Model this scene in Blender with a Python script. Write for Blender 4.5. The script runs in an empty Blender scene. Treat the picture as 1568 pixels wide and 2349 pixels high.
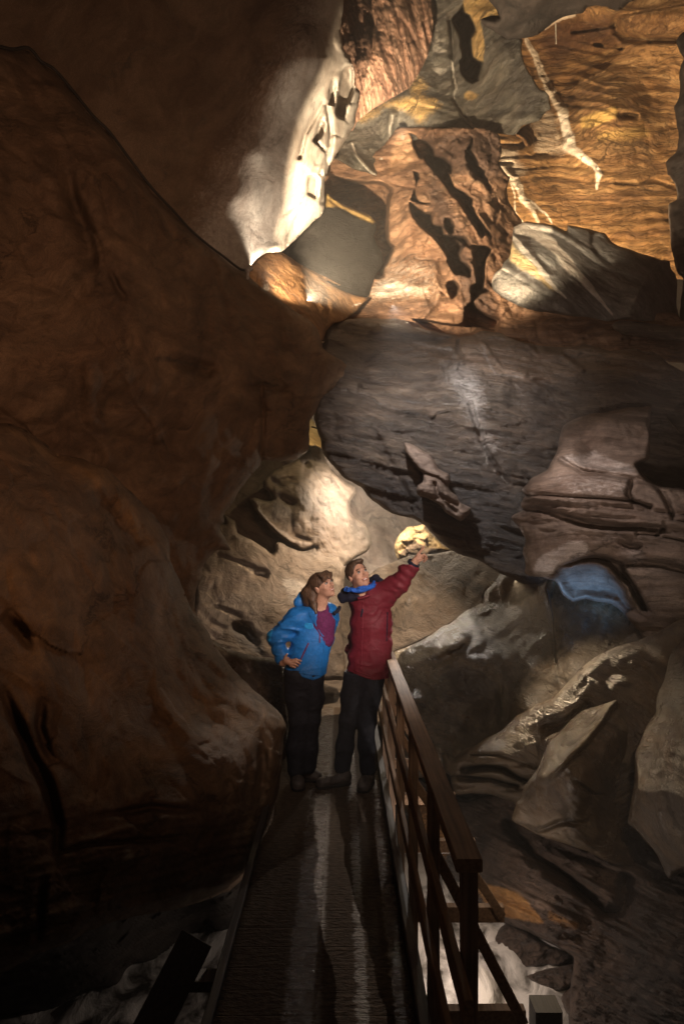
import bpy, bmesh, math, random
import numpy as np
from mathutils import Vector
rng = np.random.default_rng(7)
C = bpy.context.scene.collection
SC = bpy.context.scene
F = 1450.0          # focal length in drawing units
CU, CV, EYE = 784.0, 1220.0, 2.0

# ------------------------------------------------------------------ helpers
def W(u, v, Y):
    return np.stack([(u-CU)/F*Y, Y+0*u, EYE-(v-CV)/F*Y], -1)
def w1(u, v, Y):
    return Vector(((u-CU)/F*Y, Y, EYE-(v-CV)/F*Y))

def zz(k, pts):
    o = {'Q1':(0,0,.5,),'Q2':(784,0,.5),'Q3':(0,783.5,.5),'Q4':(784,783.5,.5),'Q5':(0,1567,.5),'Q6':(784,1567,.5),
         'R1':(688.2,0,.2926),'R2':(1109.2,0,.2926),'R3':(688.2,372.8,.2926),'R4':(1109.2,372.8,.2926),
         'R5':(401.5,946.3,.2926),'R6':(1109.2,889,.2926),'D':(0,0,1)}[k]
    return [(o[0]+x*o[2], o[1]+y*o[2]) for x, y in pts]

def _hash(ix, iy, iz, seed):
    h = (ix*374761393 + iy*668265263 + iz*2147483647 + seed*1274126177) & 0xffffffff
    h = ((h ^ (h >> 13))*1274126177) & 0xffffffff
    h = (h ^ (h >> 16)) & 0xffffffff
    h = (h*2246822519) & 0xffffffff
    h = (h ^ (h >> 15)) & 0xffffffff
    return h.astype(np.float64)/4294967295.0*2-1
def vnoise(P, seed=0):
    P = np.asarray(P, float)
    i = np.floor(P).astype(np.int64); f = P-i
    f = f*f*f*(f*(f*6-15)+10)
    r = 0
    for dx in (0,1):
        wx = f[...,0] if dx else 1-f[...,0]
        for dy in (0,1):
            wy = f[...,1] if dy else 1-f[...,1]
            for dz in (0,1):
                wz = f[...,2] if dz else 1-f[...,2]
                r = r + wx*wy*wz*_hash(i[...,0]+dx, i[...,1]+dy, i[...,2]+dz, seed)
    return r
def fbm(P, oct=4, seed=0, gain=.5, ridged=False):
    a, r, s = 1.0, 0, 0
    P = np.asarray(P, float)
    for k in range(oct):
        n = vnoise(P*(2.03**k)+17.3*k, seed+k)
        if ridged: n = 1-2*np.abs(n)
        r = r+a*n; s += a; a *= gain
    return r/s

def sstep(a, b, x):
    t = np.clip((x-a)/(b-a), 0, 1)
    return t*t*(3-2*t)

def seg_dist(U, V, pts, closed=False):
    """distance to a polyline; also the arc fraction of the closest point and the closest point"""
    n = len(pts); best = np.full(U.shape, 1e9); fr = np.zeros(U.shape); bx = np.zeros(U.shape); by = np.zeros(U.shape)
    m = n if closed else n-1
    for k in range(m):
        ax, ay = pts[k]; cx, cy = pts[(k+1) % n]
        dx, dy = cx-ax, cy-ay; L = dx*dx+dy*dy+1e-9
        t = np.clip(((U-ax)*dx+(V-ay)*dy)/L, 0, 1)
        px, py = ax+t*dx, ay+t*dy
        d = np.hypot(U-px, V-py); q = d < best
        best = np.where(q, d, best); fr = np.where(q, (k+t)/m, fr)
        bx = np.where(q, px, bx); by = np.where(q, py, by)
    return best, fr, bx, by
def inside(U, V, pts):
    r = np.zeros(U.shape, bool); n = len(pts)
    for k in range(n):
        x1, y1 = pts[k]; x2, y2 = pts[(k+1) % n]
        if y1 == y2: continue
        c = ((y1 > V) != (y2 > V)) & (U < (x2-x1)*(V-y1)/(y2-y1)+x1)
        r ^= c
    return r
def sdist(U, V, pts):
    d, fr, bx, by = seg_dist(U, V, pts, True)
    return np.where(inside(U, V, pts), d, -d), bx, by

def tps(ctrl):
    c = np.array(ctrl, float); P = c[:,:2]/100.0; n = len(c)
    r = np.hypot(P[:,None,0]-P[None,:,0], P[:,None,1]-P[None,:,1])
    K = r*r*np.log(r+1e-9)
    A = np.zeros((n+3, n+3)); A[:n,:n] = K+np.eye(n)*.02
    A[:n,n] = 1; A[:n,n+1:] = P; A[n,:n] = 1; A[n+1:,:n] = P.T
    b = np.zeros(n+3); b[:n] = c[:,2]
    s = np.linalg.lstsq(A, b, rcond=None)[0]
    def f(U, V):
        out = s[n]+s[n+1]*U/100+s[n+2]*V/100
        for k in range(n):
            rr = np.hypot(U/100-P[k,0], V/100-P[k,1]); out = out+s[k]*rr*rr*np.log(rr+1e-9)
        return out
    return f

def facet(U, V, size, seed=0, ang=0, asp=1.0):
    """broken-rock relief: every irregular cell is its own tilted plane"""
    ca, sa = math.cos(math.radians(ang)), math.sin(math.radians(ang))
    x = (U*ca+V*sa)/size/asp; y = (-U*sa+V*ca)/size
    x = x+.25*fbm(np.stack([x*1.3, y*1.3, x*0], -1), 3, seed+1); y = y+.25*fbm(np.stack([x*1.3, y*1.3, x*0+5], -1), 3, seed+2)
    ix, iy = np.floor(x).astype(np.int64), np.floor(y).astype(np.int64)
    best = np.full(U.shape, 1e9); out = np.zeros(U.shape)
    for dx in (-1,0,1):
        for dy in (-1,0,1):
            cx, cy = ix+dx, iy+dy; z = cx*0
            px = cx+.5+.45*_hash(cx, cy, z, seed+3); py = cy+.5+.45*_hash(cx, cy, z, seed+4)
            ex, ey = x-px, y-py; d = ex*ex+ey*ey
            val = ex*_hash(cx, cy, z, seed+5)+ey*_hash(cx, cy, z, seed+6)+.45*_hash(cx, cy, z, seed+7)
            q = d < best; best = np.where(q, d, best); out = np.where(q, val, out)
    return out
def refine(poly, step=7, jag=2.0, seed=0, smooth=True):
    p = np.array(poly, float); out = []
    n = len(p)
    for k in range(n):
        a, b = p[k], p[(k+1) % n]; pa, nb = p[k-1], p[(k+2) % n]
        m = max(1, int(np.hypot(*(b-a))//step))
        m = min(m, 60)
        for j in range(m):
            t = j/m
            if smooth and np.hypot(*(b-a)) < 160:
                ta, tb = (b-pa)*.35, (nb-a)*.35
                L = np.hypot(*(b-a))
                for q in (ta, tb):
                    l = np.hypot(*q)
                    if l > L*.7: q *= L*.7/l
                h00, h10, h01, h11 = 2*t**3-3*t*t+1, t**3-2*t*t+t, -2*t**3+3*t*t, t**3-t*t
                out.append(h00*a+h10*ta+h01*b+h11*tb)
            else: out.append(a+(b-a)*t)
    q = np.array(out)
    if jag:
        z = np.zeros(len(q))+seed*3.7
        q[:,0] += jag*fbm(np.stack([q[:,0]/22, q[:,1]/22, z], -1), 3, seed)
        q[:,1] += jag*fbm(np.stack([q[:,0]/22+9, q[:,1]/22, z], -1), 3, seed+5)
    return [tuple(x) for x in q]

def relief(name, poly, ctrl, mat, step=4, jag=2.0, edge=(18, .25), thick=.8, noise=(.05, 1.5, 4),
           strata=None, grooves=(), pits=(), masks={}, fn=None, seed=0, kind='structure', label=None, cat=None, group=None,
           parent=None, shrink=.25):
    """a rock mass: outline and depth survey -> dense mesh with real relief, rounded rim and flanks running back"""
    P = refine(poly, max(6, step*1.4), jag, seed)
    pa = np.array(P)
    lo, hi = np.maximum(pa.min(0), (-260, -260))-step, np.minimum(pa.max(0), (1840, 2620))+step
    us = np.arange(lo[0], hi[0]+step, step); vs = np.arange(lo[1], hi[1]+step, step)
    U, V = np.meshgrid(us, vs)
    sd, bx, by = sdist(U, V, P)
    keep = sd > -.55*step
    snap = keep & (sd < .5*step)
    U = np.where(snap, bx, U); V = np.where(snap, by, V)
    sd = np.where(snap, 0, sd)
    Y = tps(ctrl)(U, V)
    base = W(U, V, Y)
    w, R = edge
    if R:
        t = np.clip(sd/w, 0, 1)
        Y = Y+R*(1-np.sqrt(np.clip(1-(1-t)**2, 0, 1)))
    for g in grooves:
        pts, gw, amp = g[:3]
        d, fr, _, _ = seg_dist(U, V, pts)
        taper = 1.0
        if len(g) > 3 and g[3]: taper = np.clip(np.minimum(fr, 1-fr)*g[3], 0, 1)
        wob = 1+.5*fbm(base*3, 2, seed+60)
        Y = Y+amp*np.exp(-(d/(gw*wob))**2)*taper
    for pp, pw, amp in pits:
        pr = refine(pp, 8, 3, seed+3)
        s2, _, _ = sdist(U, V, pr)
        Y = Y+amp*sstep(-pw*.3, pw, s2)
    a, fq, oc = noise
    if a:
        env = 1 if not R else .35+.65*sstep(0, w, sd)
        Y = Y+env*(a*fbm(base*fq+seed*11.1, oc, seed)+a*.5*fbm(base*fq*2.3+seed, 3, seed+9, .6, True))
    if strata:
        ang, fr_, amp, warp = strata
        ca, sa = math.cos(math.radians(ang)), math.sin(math.radians(ang))
        s = base[...,0]*(-sa)+base[...,2]*ca+.25*base[...,1]
        s = s+warp*fbm(base*.8, 3, seed+21)
        al = base[...,0]*ca+base[...,2]*sa
        q = np.stack([s*fr_, al*fr_*.06, s*0], -1)
        n1 = fbm(q, 4, seed+31, .62)
        Y = Y+amp*n1
    if fn is not None: Y = fn(U, V, Y, sd)
    co = W(U, V, Y)
    idx = -np.ones(U.shape, int); idx[keep] = np.arange(keep.sum())
    a_, b_, c_, d_ = idx[:-1,:-1], idx[:-1,1:], idx[1:,1:], idx[1:,:-1]
    ok = (a_ >= 0)&(b_ >= 0)&(c_ >= 0)&(d_ >= 0)
    cen = (U[:-1,:-1]+U[1:,1:])/2
    F4 = np.stack([a_[ok], d_[ok], c_[ok], b_[ok]], -1)
    # half cells at the rim
    tri = []
    for (p, q, r, o) in ((a_,d_,c_,b_),(a_,d_,b_,c_),(a_,c_,b_,d_),(d_,c_,b_,a_)):
        m = (p >= 0)&(q >= 0)&(r >= 0)&(o < 0)
        tri.append(np.stack([p[m], q[m], r[m]], -1))
    verts = co[keep]; T3 = np.concatenate(tri)
    # rim
    ed = {}
    allf = [F4, T3]
    E = np.concatenate([np.stack([f[:,k], f[:,(k+1) % f.shape[1]]], -1) for f in allf for k in range(f.shape[1])])
    key = np.sort(E, 1); kk = key[:,0]*10**7+key[:,1]
    uq, first, cnt = np.unique(kk, return_index=True, return_counts=True)
    rim = E[first[cnt == 1]]
    rv = np.unique(rim)
    cam = np.array([0, 0, EYE])
    cenP = verts.mean(0)
    n0 = len(verts); maps = {}; rings = []; cur = verts[rv]
    order = {v: i for i, v in enumerate(rv)}
    ri = np.array([[order[x], order[y]] for x, y in rim]) if len(rim) else np.zeros((0,2), int)
    vs_all = [verts]; quads = []; prev = rv
    for k, (tt, sh) in enumerate(((.12, 0), (.45, .35), (1, 1))):
        d = verts[rv]-cam; L = np.linalg.norm(d, axis=1)[:,None]
        p = cam+d*(1+thick*tt/L)
        inw = cenP-verts[rv]; inw /= (np.linalg.norm(inw, axis=1)[:,None]+1e-6)
        p = p+inw*shrink*thick*sh*.6
        if k: p = p+.06*thick*fbm(p*2.5, 2, seed)[:,None]*inw
        ids = np.arange(len(rv))+n0+k*len(rv)
        vs_all.append(p)
        quads.append(np.stack([prev[ri[:,0]], ids[ri[:,0]], ids[ri[:,1]], prev[ri[:,1]]], -1)); prev = ids
    Vt = np.concatenate(vs_all); Q = np.concatenate([F4]+quads)
    nf4, nf3 = len(Q), len(T3)
    me = bpy.data.meshes.new(name)
    me.vertices.add(len(Vt)); orig = verts.mean(0)
    me.vertices.foreach_set('co', (Vt-orig).ravel())
    loops = np.concatenate([Q.ravel(), T3.ravel()])
    me.loops.add(len(loops)); me.loops.foreach_set('vertex_index', loops.astype(np.int32))
    me.polygons.add(nf4+nf3)
    st = np.concatenate([np.arange(nf4)*4, nf4*4+np.arange(nf3)*3])
    me.polygons.foreach_set('loop_start', st.astype(np.int32))
    me.polygons.foreach_set('use_smooth', np.ones(nf4+nf3, bool))
    me.update(calc_edges=True); me.validate()
    for mname in ('vein', 'stain_glow', 'dark'):
        at = me.attributes.new(mname, 'FLOAT', 'POINT')
        val = np.zeros(U.shape)
        for item in masks.get(mname, ()):
            if item[0] == 'poly':
                s2, _, _ = sdist(U, V, refine(item[1], 8, 4, seed+8)); m = sstep(-item[2]*.5, item[2]*.5, s2)
                if len(item) > 3: m = m*item[3]
            else:
                pts, w0, w2 = item[1:4]
                wn = 1+.35*fbm(base*5, 3, seed+70)
                d, fr, _, _ = seg_dist(U+6*fbm(base*4, 3, seed+71), V+6*fbm(base*4, 3, seed+72), pts)
                ww = (w0+(w2-w0)*fr)*wn
                m = 1-sstep(.45, 1.15, d/ww)
                if len(item) > 4: m = m*item[4]
            val = np.maximum(val, m)
        full = np.zeros(len(Vt)); full[:n0] = val[keep]
        at.data.foreach_set('value', full)
    me.materials.append(mat)
    o = bpy.data.objects.new(name, me); o.location = orig; C.objects.link(o)
    if kind: o['kind'] = kind
    if label: o['label'] = label
    if cat: o['category'] = cat
    if group: o['group'] = group
    return o

# ------------------------------------------------------------------ materials
def newmat(name):
    m = bpy.data.materials.new(name); m.use_nodes = True
    nt = m.node_tree; b = nt.nodes['Principled BSDF']
    return m, nt, b
def rock(name, c1, c2, c3=None, vein=(.75,.7,.62), stain_glow=(.5,.25,.07), dark=(.03,.025,.022), ang=0, yaw=0, freq=7, warp=.35, stretch=.1,
         rough=.7, spec=.35, bump=.5, grain=.25, speck=0, lines=.5, mottle=.8, broad=.8, cracks=.7):
    m, nt, b = newmat(name); N = nt.nodes; L = nt.links
    tc = N.new('ShaderNodeTexCoord')
    # warp
    wn = N.new('ShaderNodeTexNoise'); wn.inputs['Scale'].default_value = 1.1; wn.inputs['Detail'].default_value = 4
    L.new(tc.outputs['Object'], wn.inputs['Vector'])
    sub = N.new('ShaderNodeVectorMath'); sub.operation = 'MULTIPLY_ADD'
    L.new(wn.outputs['Color'], sub.inputs[0]); sub.inputs[1].default_value = (warp,)*3
    L.new(tc.outputs['Object'], sub.inputs[2])
    mp = N.new('ShaderNodeMapping'); mp.vector_type = 'TEXTURE' if False else 'POINT'
    mp.inputs['Rotation'].default_value = (0, math.radians(ang), math.radians(yaw))
    L.new(sub.outputs[0], mp.inputs['Vector'])
    sc = N.new('ShaderNodeVectorMath'); sc.operation = 'MULTIPLY'
    sc.inputs[1].default_value = (stretch, stretch, 1)
    L.new(mp.outputs[0], sc.inputs[0])
    bn = N.new('ShaderNodeTexNoise'); bn.inputs['Scale'].default_value = freq; bn.inputs['Detail'].default_value = 8; bn.inputs['Roughness'].default_value = .68
    L.new(sc.outputs[0], bn.inputs['Vector'])
    big = N.new('ShaderNodeTexNoise'); big.inputs['Scale'].default_value = 1.6; big.inputs['Detail'].default_value = 6; big.inputs['Roughness'].default_value = .6
    L.new(tc.outputs['Object'], big.inputs['Vector'])
    fine = N.new('ShaderNodeTexNoise'); fine.inputs['Scale'].default_value = 45; fine.inputs['Detail'].default_value = 6; fine.inputs['Roughness'].default_value = .7
    sc2 = N.new('ShaderNodeVectorMath'); sc2.operation = 'MULTIPLY'; sc2.inputs[1].default_value = (.45, .45, 1)
    L.new(mp.outputs[0], sc2.inputs[0]); L.new(sc2.outputs[0], fine.inputs['Vector'])
    ramp = N.new('ShaderNodeValToRGB'); e = ramp.color_ramp.elements
    e[0].position = .36; e[0].color = (*c1, 1); e[1].position = .62; e[1].color = (*c2, 1)
    if c3:
        x = e.new(.5); x.color = (*c3, 1)
    L.new(bn.outputs['Fac'], ramp.inputs['Fac'])
    def mixc(fac, a, bcol, typ='MIX', f=None):
        mx = N.new('ShaderNodeMix'); mx.data_type = 'RGBA'; mx.blend_type = typ
        if fac is not None: L.new(fac, mx.inputs['Factor'])
        else: mx.inputs['Factor'].default_value = f
        L.new(a, mx.inputs[6]) if not isinstance(a, tuple) else setattr(mx.inputs[6], 'default_value', (*a, 1))
        L.new(bcol, mx.inputs[7]) if not isinstance(bcol, tuple) else setattr(mx.inputs[7], 'default_value', (*bcol, 1))
        return mx.outputs[2]
    def mr(src, a, bb, c=0, d=1):
        q = N.new('ShaderNodeMapRange'); q.inputs[1].default_value = a; q.inputs[2].default_value = bb
        q.inputs[3].default_value = c; q.inputs[4].default_value = d; L.new(src, q.inputs[0]); return q.outputs[0]
    col = ramp.outputs['Color']
    # large tonal patches, thin dark bedding lines and grain
    col = mixc(mr(big.outputs['Fac'], .35, .65, 0, .45), col, tuple(np.array(c1)*.75), 'MIX')
    ln = N.new('ShaderNodeTexNoise'); ln.inputs['Scale'].default_value = freq*2.3; ln.inputs['Detail'].default_value = 3; ln.inputs['Roughness'].default_value = .5
    L.new(sc.outputs[0], ln.inputs['Vector'])
    a1 = N.new('ShaderNodeMath'); a1.operation = 'SUBTRACT'; L.new(ln.outputs['Fac'], a1.inputs[0]); a1.inputs[1].default_value = .5
    a2 = N.new('ShaderNodeMath'); a2.operation = 'ABSOLUTE'; L.new(a1.outputs[0], a2.inputs[0])
    lf = mr(a2.outputs[0], 0, .035, lines, 0)
    col = mixc(lf, col, tuple(np.array(c1)*.3))
    col = mixc(mr(fine.outputs['Fac'], .35, .7, 0, grain), col, tuple(np.array(c2)*.35))
    mo = N.new('ShaderNodeTexNoise'); mo.inputs['Scale'].default_value = 7; mo.inputs['Detail'].default_value = 9; mo.inputs['Roughness'].default_value = .72; mo.inputs['Distortion'].default_value = .5
    sc3 = N.new('ShaderNodeVectorMath'); sc3.operation = 'MULTIPLY'; sc3.inputs[1].default_value = (.5, .5, 1)
    L.new(mp.outputs[0], sc3.inputs[0]); L.new(sc3.outputs[0], mo.inputs['Vector'])
    mg = N.new('ShaderNodeCombineColor'); mv = mr(mo.outputs['Fac'], .32, .68, .45, 1.45)
    for q in range(3): L.new(mv, mg.inputs[q])
    def attr(nm):
        at = N.new('ShaderNodeAttribute'); at.attribute_name = nm; return at.outputs['Fac']
    def soft(nm, k):
        mu = N.new('ShaderNodeMath'); mu.operation = 'MULTIPLY_ADD'; L.new(attr(nm), mu.inputs[0]); mu.inputs[1].default_value = 1.5
        f2 = mr(fine.outputs['Fac'], .3, .7, -k, k*.3); L.new(f2, mu.inputs[2])
        cl = N.new('ShaderNodeClamp'); L.new(mu.outputs[0], cl.inputs[0]); 
        g = N.new('ShaderNodeMath'); g.operation = 'MULTIPLY'; L.new(cl.outputs[0], g.inputs[0]); L.new(mr(attr(nm), 0, .15), g.inputs[1])
        return g.outputs[0]
    col = mixc(soft('stain_glow', .6), col, stain_glow)
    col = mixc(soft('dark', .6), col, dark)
    col = mixc(soft('vein', .7), col, vein)
    if speck:
        vo = N.new('ShaderNodeTexVoronoi'); vo.inputs['Scale'].default_value = 60
        L.new(tc.outputs['Object'], vo.inputs['Vector'])
        col = mixc(mr(vo.outputs['Distance'], .12, .2, speck, 0), col, (.6,.6,.58))
    gr = N.new('ShaderNodeTexNoise'); gr.inputs['Scale'].default_value = 130; gr.inputs['Detail'].default_value = 3; gr.inputs['Roughness'].default_value = .7
    L.new(tc.outputs['Object'], gr.inputs['Vector'])
    gg = N.new('ShaderNodeCombineColor'); gv = mr(gr.outputs['Fac'], .3, .7, .6, 1.35)
    for q in range(3): L.new(gv, gg.inputs[q])
    col = mixc(None, col, gg.outputs[0], 'MULTIPLY', .75)
    # fracture lines, broken up so they come and go
    cw = N.new('ShaderNodeVectorMath'); cw.operation = 'MULTIPLY_ADD'; L.new(mo.outputs['Color'], cw.inputs[0]); cw.inputs[1].default_value = (.35,.35,.35); L.new(sc3.outputs[0], cw.inputs[2])
    ck = N.new('ShaderNodeTexVoronoi'); ck.feature = 'DISTANCE_TO_EDGE'; ck.inputs['Scale'].default_value = 1.5; L.new(cw.outputs[0], ck.inputs['Vector'])
    cf0 = mr(ck.outputs['Distance'], .004, .016, 1, 0)
    cf = N.new('ShaderNodeMath'); cf.operation = 'MULTIPLY'; L.new(cf0, cf.inputs[0]); L.new(mr(big.outputs['Fac'], .45, .58, 0, cracks), cf.inputs[1])
    col = mixc(cf.outputs[0], col, tuple(np.array(c1)*.22))
    bb = N.new('ShaderNodeTexNoise'); bb.inputs['Scale'].default_value = 2.7; bb.inputs['Detail'].default_value = 5; bb.inputs['Roughness'].default_value = .55; bb.inputs['Distortion'].default_value = 1.2
    L.new(sc2.outputs[0], bb.inputs['Vector'])
    br = N.new('ShaderNodeValToRGB'); br.color_ramp.elements[0].position = .36; br.color_ramp.elements[0].color = (.62,.55,.52,1); br.color_ramp.elements[1].position = .62; br.color_ramp.elements[1].color = (1.0,1.0,1.0,1)
    L.new(bb.outputs['Fac'], br.inputs['Fac'])
    col = mixc(None, col, br.outputs['Color'], 'MULTIPLY', broad)
    col = mixc(None, col, mg.outputs[0], 'MULTIPLY', mottle)
    L.new(col, b.inputs['Base Color'])
    L.new(mr(big.outputs['Fac'], .35, .65, rough-.12, rough+.12), b.inputs['Roughness'])
    b.inputs['Specular IOR Level'].default_value = spec
    hs = N.new('ShaderNodeMath'); hs.operation = 'MULTIPLY_ADD'; L.new(bn.outputs['Fac'], hs.inputs[0]); hs.inputs[1].default_value = 1.2; 
    f3 = mr(fine.outputs['Fac'], 0, 1, 0, .45)
    f4 = N.new('ShaderNodeMath'); f4.operation = 'MULTIPLY_ADD'; L.new(mo.outputs['Fac'], f4.inputs[0]); f4.inputs[1].default_value = 1.1; L.new(f3, f4.inputs[2]); L.new(f4.outputs[0], hs.inputs[2])
    hg = N.new('ShaderNodeMath'); hg.operation = 'MULTIPLY_ADD'; L.new(gr.outputs['Fac'], hg.inputs[0]); hg.inputs[1].default_value = .16; L.new(hs.outputs[0], hg.inputs[2])
    hc = N.new('ShaderNodeMath'); hc.operation = 'MULTIPLY_ADD'; L.new(cf.outputs[0], hc.inputs[0]); hc.inputs[1].default_value = -.5; L.new(hg.outputs[0], hc.inputs[2])
    h2 = N.new('ShaderNodeMath'); h2.operation = 'SUBTRACT'; L.new(hc.outputs[0], h2.inputs[0])
    lf2 = mr(a2.outputs[0], 0, .035, .25*min(1, lines*1.5), 0); L.new(lf2, h2.inputs[1])
    bp = N.new('ShaderNodeBump'); bp.inputs['Strength'].default_value = bump; bp.inputs['Distance'].default_value = .05
    L.new(h2.outputs[0], bp.inputs['Height']); L.new(bp.outputs[0], b.inputs['Normal'])
    return m
def plain(name, col, rough=.6, spec=.4, bump=0, bscale=60, var=.25, metallic=0):
    m, nt, b = newmat(name); N = nt.nodes; L = nt.links
    tc = N.new('ShaderNodeTexCoord'); n = N.new('ShaderNodeTexNoise'); n.inputs['Scale'].default_value = bscale; n.inputs['Detail'].default_value = 5
    L.new(tc.outputs['Object'], n.inputs['Vector'])
    r = N.new('ShaderNodeValToRGB'); r.color_ramp.elements[0].position = .3; r.color_ramp.elements[1].position = .7
    r.color_ramp.elements[0].color = (*[c*(1-var) for c in col], 1); r.color_ramp.elements[1].color = (*[min(1, c*(1+var)) for c in col], 1)
    L.new(n.outputs['Fac'], r.inputs['Fac']); L.new(r.outputs['Color'], b.inputs['Base Color'])
    b.inputs['Roughness'].default_value = rough; b.inputs['Specular IOR Level'].default_value = spec; b.inputs['Metallic'].default_value = metallic
    if bump:
        bp = N.new('ShaderNodeBump'); bp.inputs['Strength'].default_value = bump; bp.inputs['Distance'].default_value = .01
        L.new(n.outputs['Fac'], bp.inputs['Height']); L.new(bp.outputs[0], b.inputs['Normal'])
    return m

# ------------------------------------------------------------------ camera
cam = bpy.data.cameras.new('camera'); co = bpy.data.objects.new('camera', cam); C.objects.link(co)
co.location = (0, 0, EYE); co.rotation_euler = (math.radians(90), 0, 0)
cam.sensor_fit = 'VERTICAL'; cam.sensor_height = 36; cam.lens = F/2349*36
cam.shift_x = 0; cam.shift_y = (CV-1174.5)/2349
cam.clip_start = .05; cam.clip_end = 200
SC.camera = co
SC.render.resolution_x, SC.render.resolution_y = 683, 1024
SC.view_settings.view_transform = 'Standard'; SC.view_settings.look = 'None'
SC.view_settings.exposure = 0; SC.view_settings.gamma = 1

SC.render.engine = 'CYCLES'
SC.cycles.sample_clamp_indirect = .5; SC.cycles.max_bounces = 5; SC.cycles.diffuse_bounces = 3; SC.cycles.glossy_bounces = 2
SC.cycles.caustics_reflective = False; SC.cycles.caustics_refractive = False
SC.cycles.use_denoising = True
# ------------------------------------------------------------------ rock materials
M = {}
M['brown'] = rock('brown_gneiss', (.13,.082,.048), (.23,.145,.082), stain_glow=(.26,.15,.06), freq=5, ang=35, warp=.8, stretch=.25, rough=.72, bump=.5, lines=.12, grain=.35, vein=(.3,.25,.2))
M['overhang'] = rock('pale_smooth_marble', (.42,.38,.33), (.60,.55,.48), stain_glow=(.2,.14,.09), freq=5, ang=60, warp=.7, stretch=.25, rough=.75, bump=.2, mottle=.6, lines=.12, grain=.3)
M['pink'] = rock('pink_banded_marble', (.30,.16,.10), (.66,.42,.28), c3=(.52,.31,.2), stain_glow=(.62,.34,.14), ang=-68, yaw=20, freq=6, warp=.55, stretch=.12, rough=.6, bump=.9, lines=.7, vein=(.7,.55,.45))
M['gold'] = rock('golden_banded_marble', (.19,.10,.042), (.52,.33,.15), c3=(.36,.205,.08), stain_glow=(.62,.42,.14), dark=(.09,.04,.018), ang=2, freq=11, warp=.55, stretch=.09, rough=.62, bump=.8, lines=.75, vein=(.85,.78,.66))
M['grey'] = rock('grey_mica_schist', (.06,.054,.040), (.23,.205,.155), stain_glow=(.62,.40,.14), dark=(.05,.045,.04), ang=35, freq=11, warp=.4, stretch=.14, rough=.45, spec=.6, bump=1.0, lines=.3, speck=.8, vein=(.6,.55,.45), mottle=1)
M['slab'] = rock('dark_slate_schist', (.058,.046,.037), (.165,.128,.096), c3=(.09,.07,.054), mottle=1, stain_glow=(.30,.22,.16), dark=(.02,.02,.024), ang=-14, yaw=0, freq=14, warp=.3, stretch=.10, rough=.42, spec=.6, bump=.9, lines=.3, vein=(.36,.34,.32))
M['boulder'] = rock('dark_speckled_schist', (.012,.011,.010), (.030,.028,.025), stain_glow=(.32,.22,.08), ang=25, freq=8, warp=.4, stretch=.3, rough=.7, spec=.1, bump=.7, lines=.1, speck=.10)
M['white'] = rock('grey_streaked_marble', (.11,.105,.098), (.30,.29,.27), c3=(.19,.185,.17), stain_glow=(.62,.47,.24), dark=(.05,.043,.037), ang=-42, yaw=0, freq=9, warp=.35, stretch=.18, rough=.5, spec=.4, bump=.8, lines=.35, vein=(.66,.61,.53))
M['orange'] = rock('orange_gneiss', (.24,.12,.05), (.48,.27,.12), stain_glow=(.5,.3,.2), ang=-35, freq=6, warp=.7, stretch=.25, rough=.6, bump=.7, lines=.5)
M['wallrock'] = rock('pinkish_brown_marble', (.20,.11,.065), (.42,.26,.16), c3=(.33,.19,.11), stain_glow=(.5,.3,.17), dark=(.085,.05,.034), ang=-5, freq=7, warp=.6, stretch=.12, rough=.65, bump=.7, lines=.45, vein=(.6,.55,.48))
M['rubble'] = rock('brown_shattered_rock', (.15,.085,.055), (.27,.16,.105), ang=-50, freq=5, warp=.8, stretch=.4, rough=.75, bump=.9, lines=.2, dark=(.03,.015,.012), stain_glow=(.4,.25,.1))
M['mauve'] = rock('mauve_layered_rock', (.17,.125,.10), (.30,.235,.19), c3=(.235,.18,.145), stain_glow=(.42,.37,.35), dark=(.05,.04,.035), ang=-6, freq=5, warp=.25, stretch=.06, rough=.6, bump=.6, lines=.3, grain=.4, vein=(.58,.53,.5))
M['bluerock'] = rock('bluish_rock', (.16,.15,.15), (.30,.28,.28), ang=-30, freq=5, warp=.4, stretch=.3, rough=.6, bump=.5, lines=.1, grain=.5)
M['hall'] = rock('sandy_cavern_rock', (.12,.093,.068), (.23,.18,.135), stain_glow=(.32,.29,.25), dark=(.10,.09,.085), ang=-30, freq=4, warp=.9, stretch=.3, rough=.6, bump=.7, lines=.2, vein=(.62,.52,.38))
M['yellow'] = rock('yellow_marble', (.38,.25,.10), (.62,.45,.22), stain_glow=(.6,.35,.15), dark=(.12,.08,.05), ang=-20, freq=5, warp=.9, stretch=.3, rough=.6, bump=.7, lines=.3)
M['wet'] = rock('wet_olive_rock', (.085,.058,.034), (.19,.135,.08), c3=(.13,.092,.055), stain_glow=(.28,.235,.16), dark=(.02,.018,.016), ang=-32, freq=7, warp=.5, stretch=.16, rough=.30, spec=.8, bump=.7, lines=.3, vein=(.4,.38,.34), mottle=.5)
M['bed'] = rock('layered_river_bedrock', (.085,.058,.045), (.20,.135,.10), c3=(.13,.09,.07), stain_glow=(.50,.26,.09), dark=(.02,.016,.015), ang=24, freq=9, warp=.3, stretch=.12, rough=.45, spec=.5, bump=1.0, lines=.6)
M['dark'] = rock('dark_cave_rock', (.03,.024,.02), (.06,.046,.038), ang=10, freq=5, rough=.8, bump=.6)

# ------------------------------------------------------------------ cave masses
# far closing shell of the cave
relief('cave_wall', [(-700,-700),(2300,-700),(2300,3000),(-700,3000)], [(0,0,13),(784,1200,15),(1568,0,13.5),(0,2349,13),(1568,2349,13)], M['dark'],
       step=24, jag=0, edge=(1,0), thick=.3, noise=(.5,.35,4), seed=90)

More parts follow.
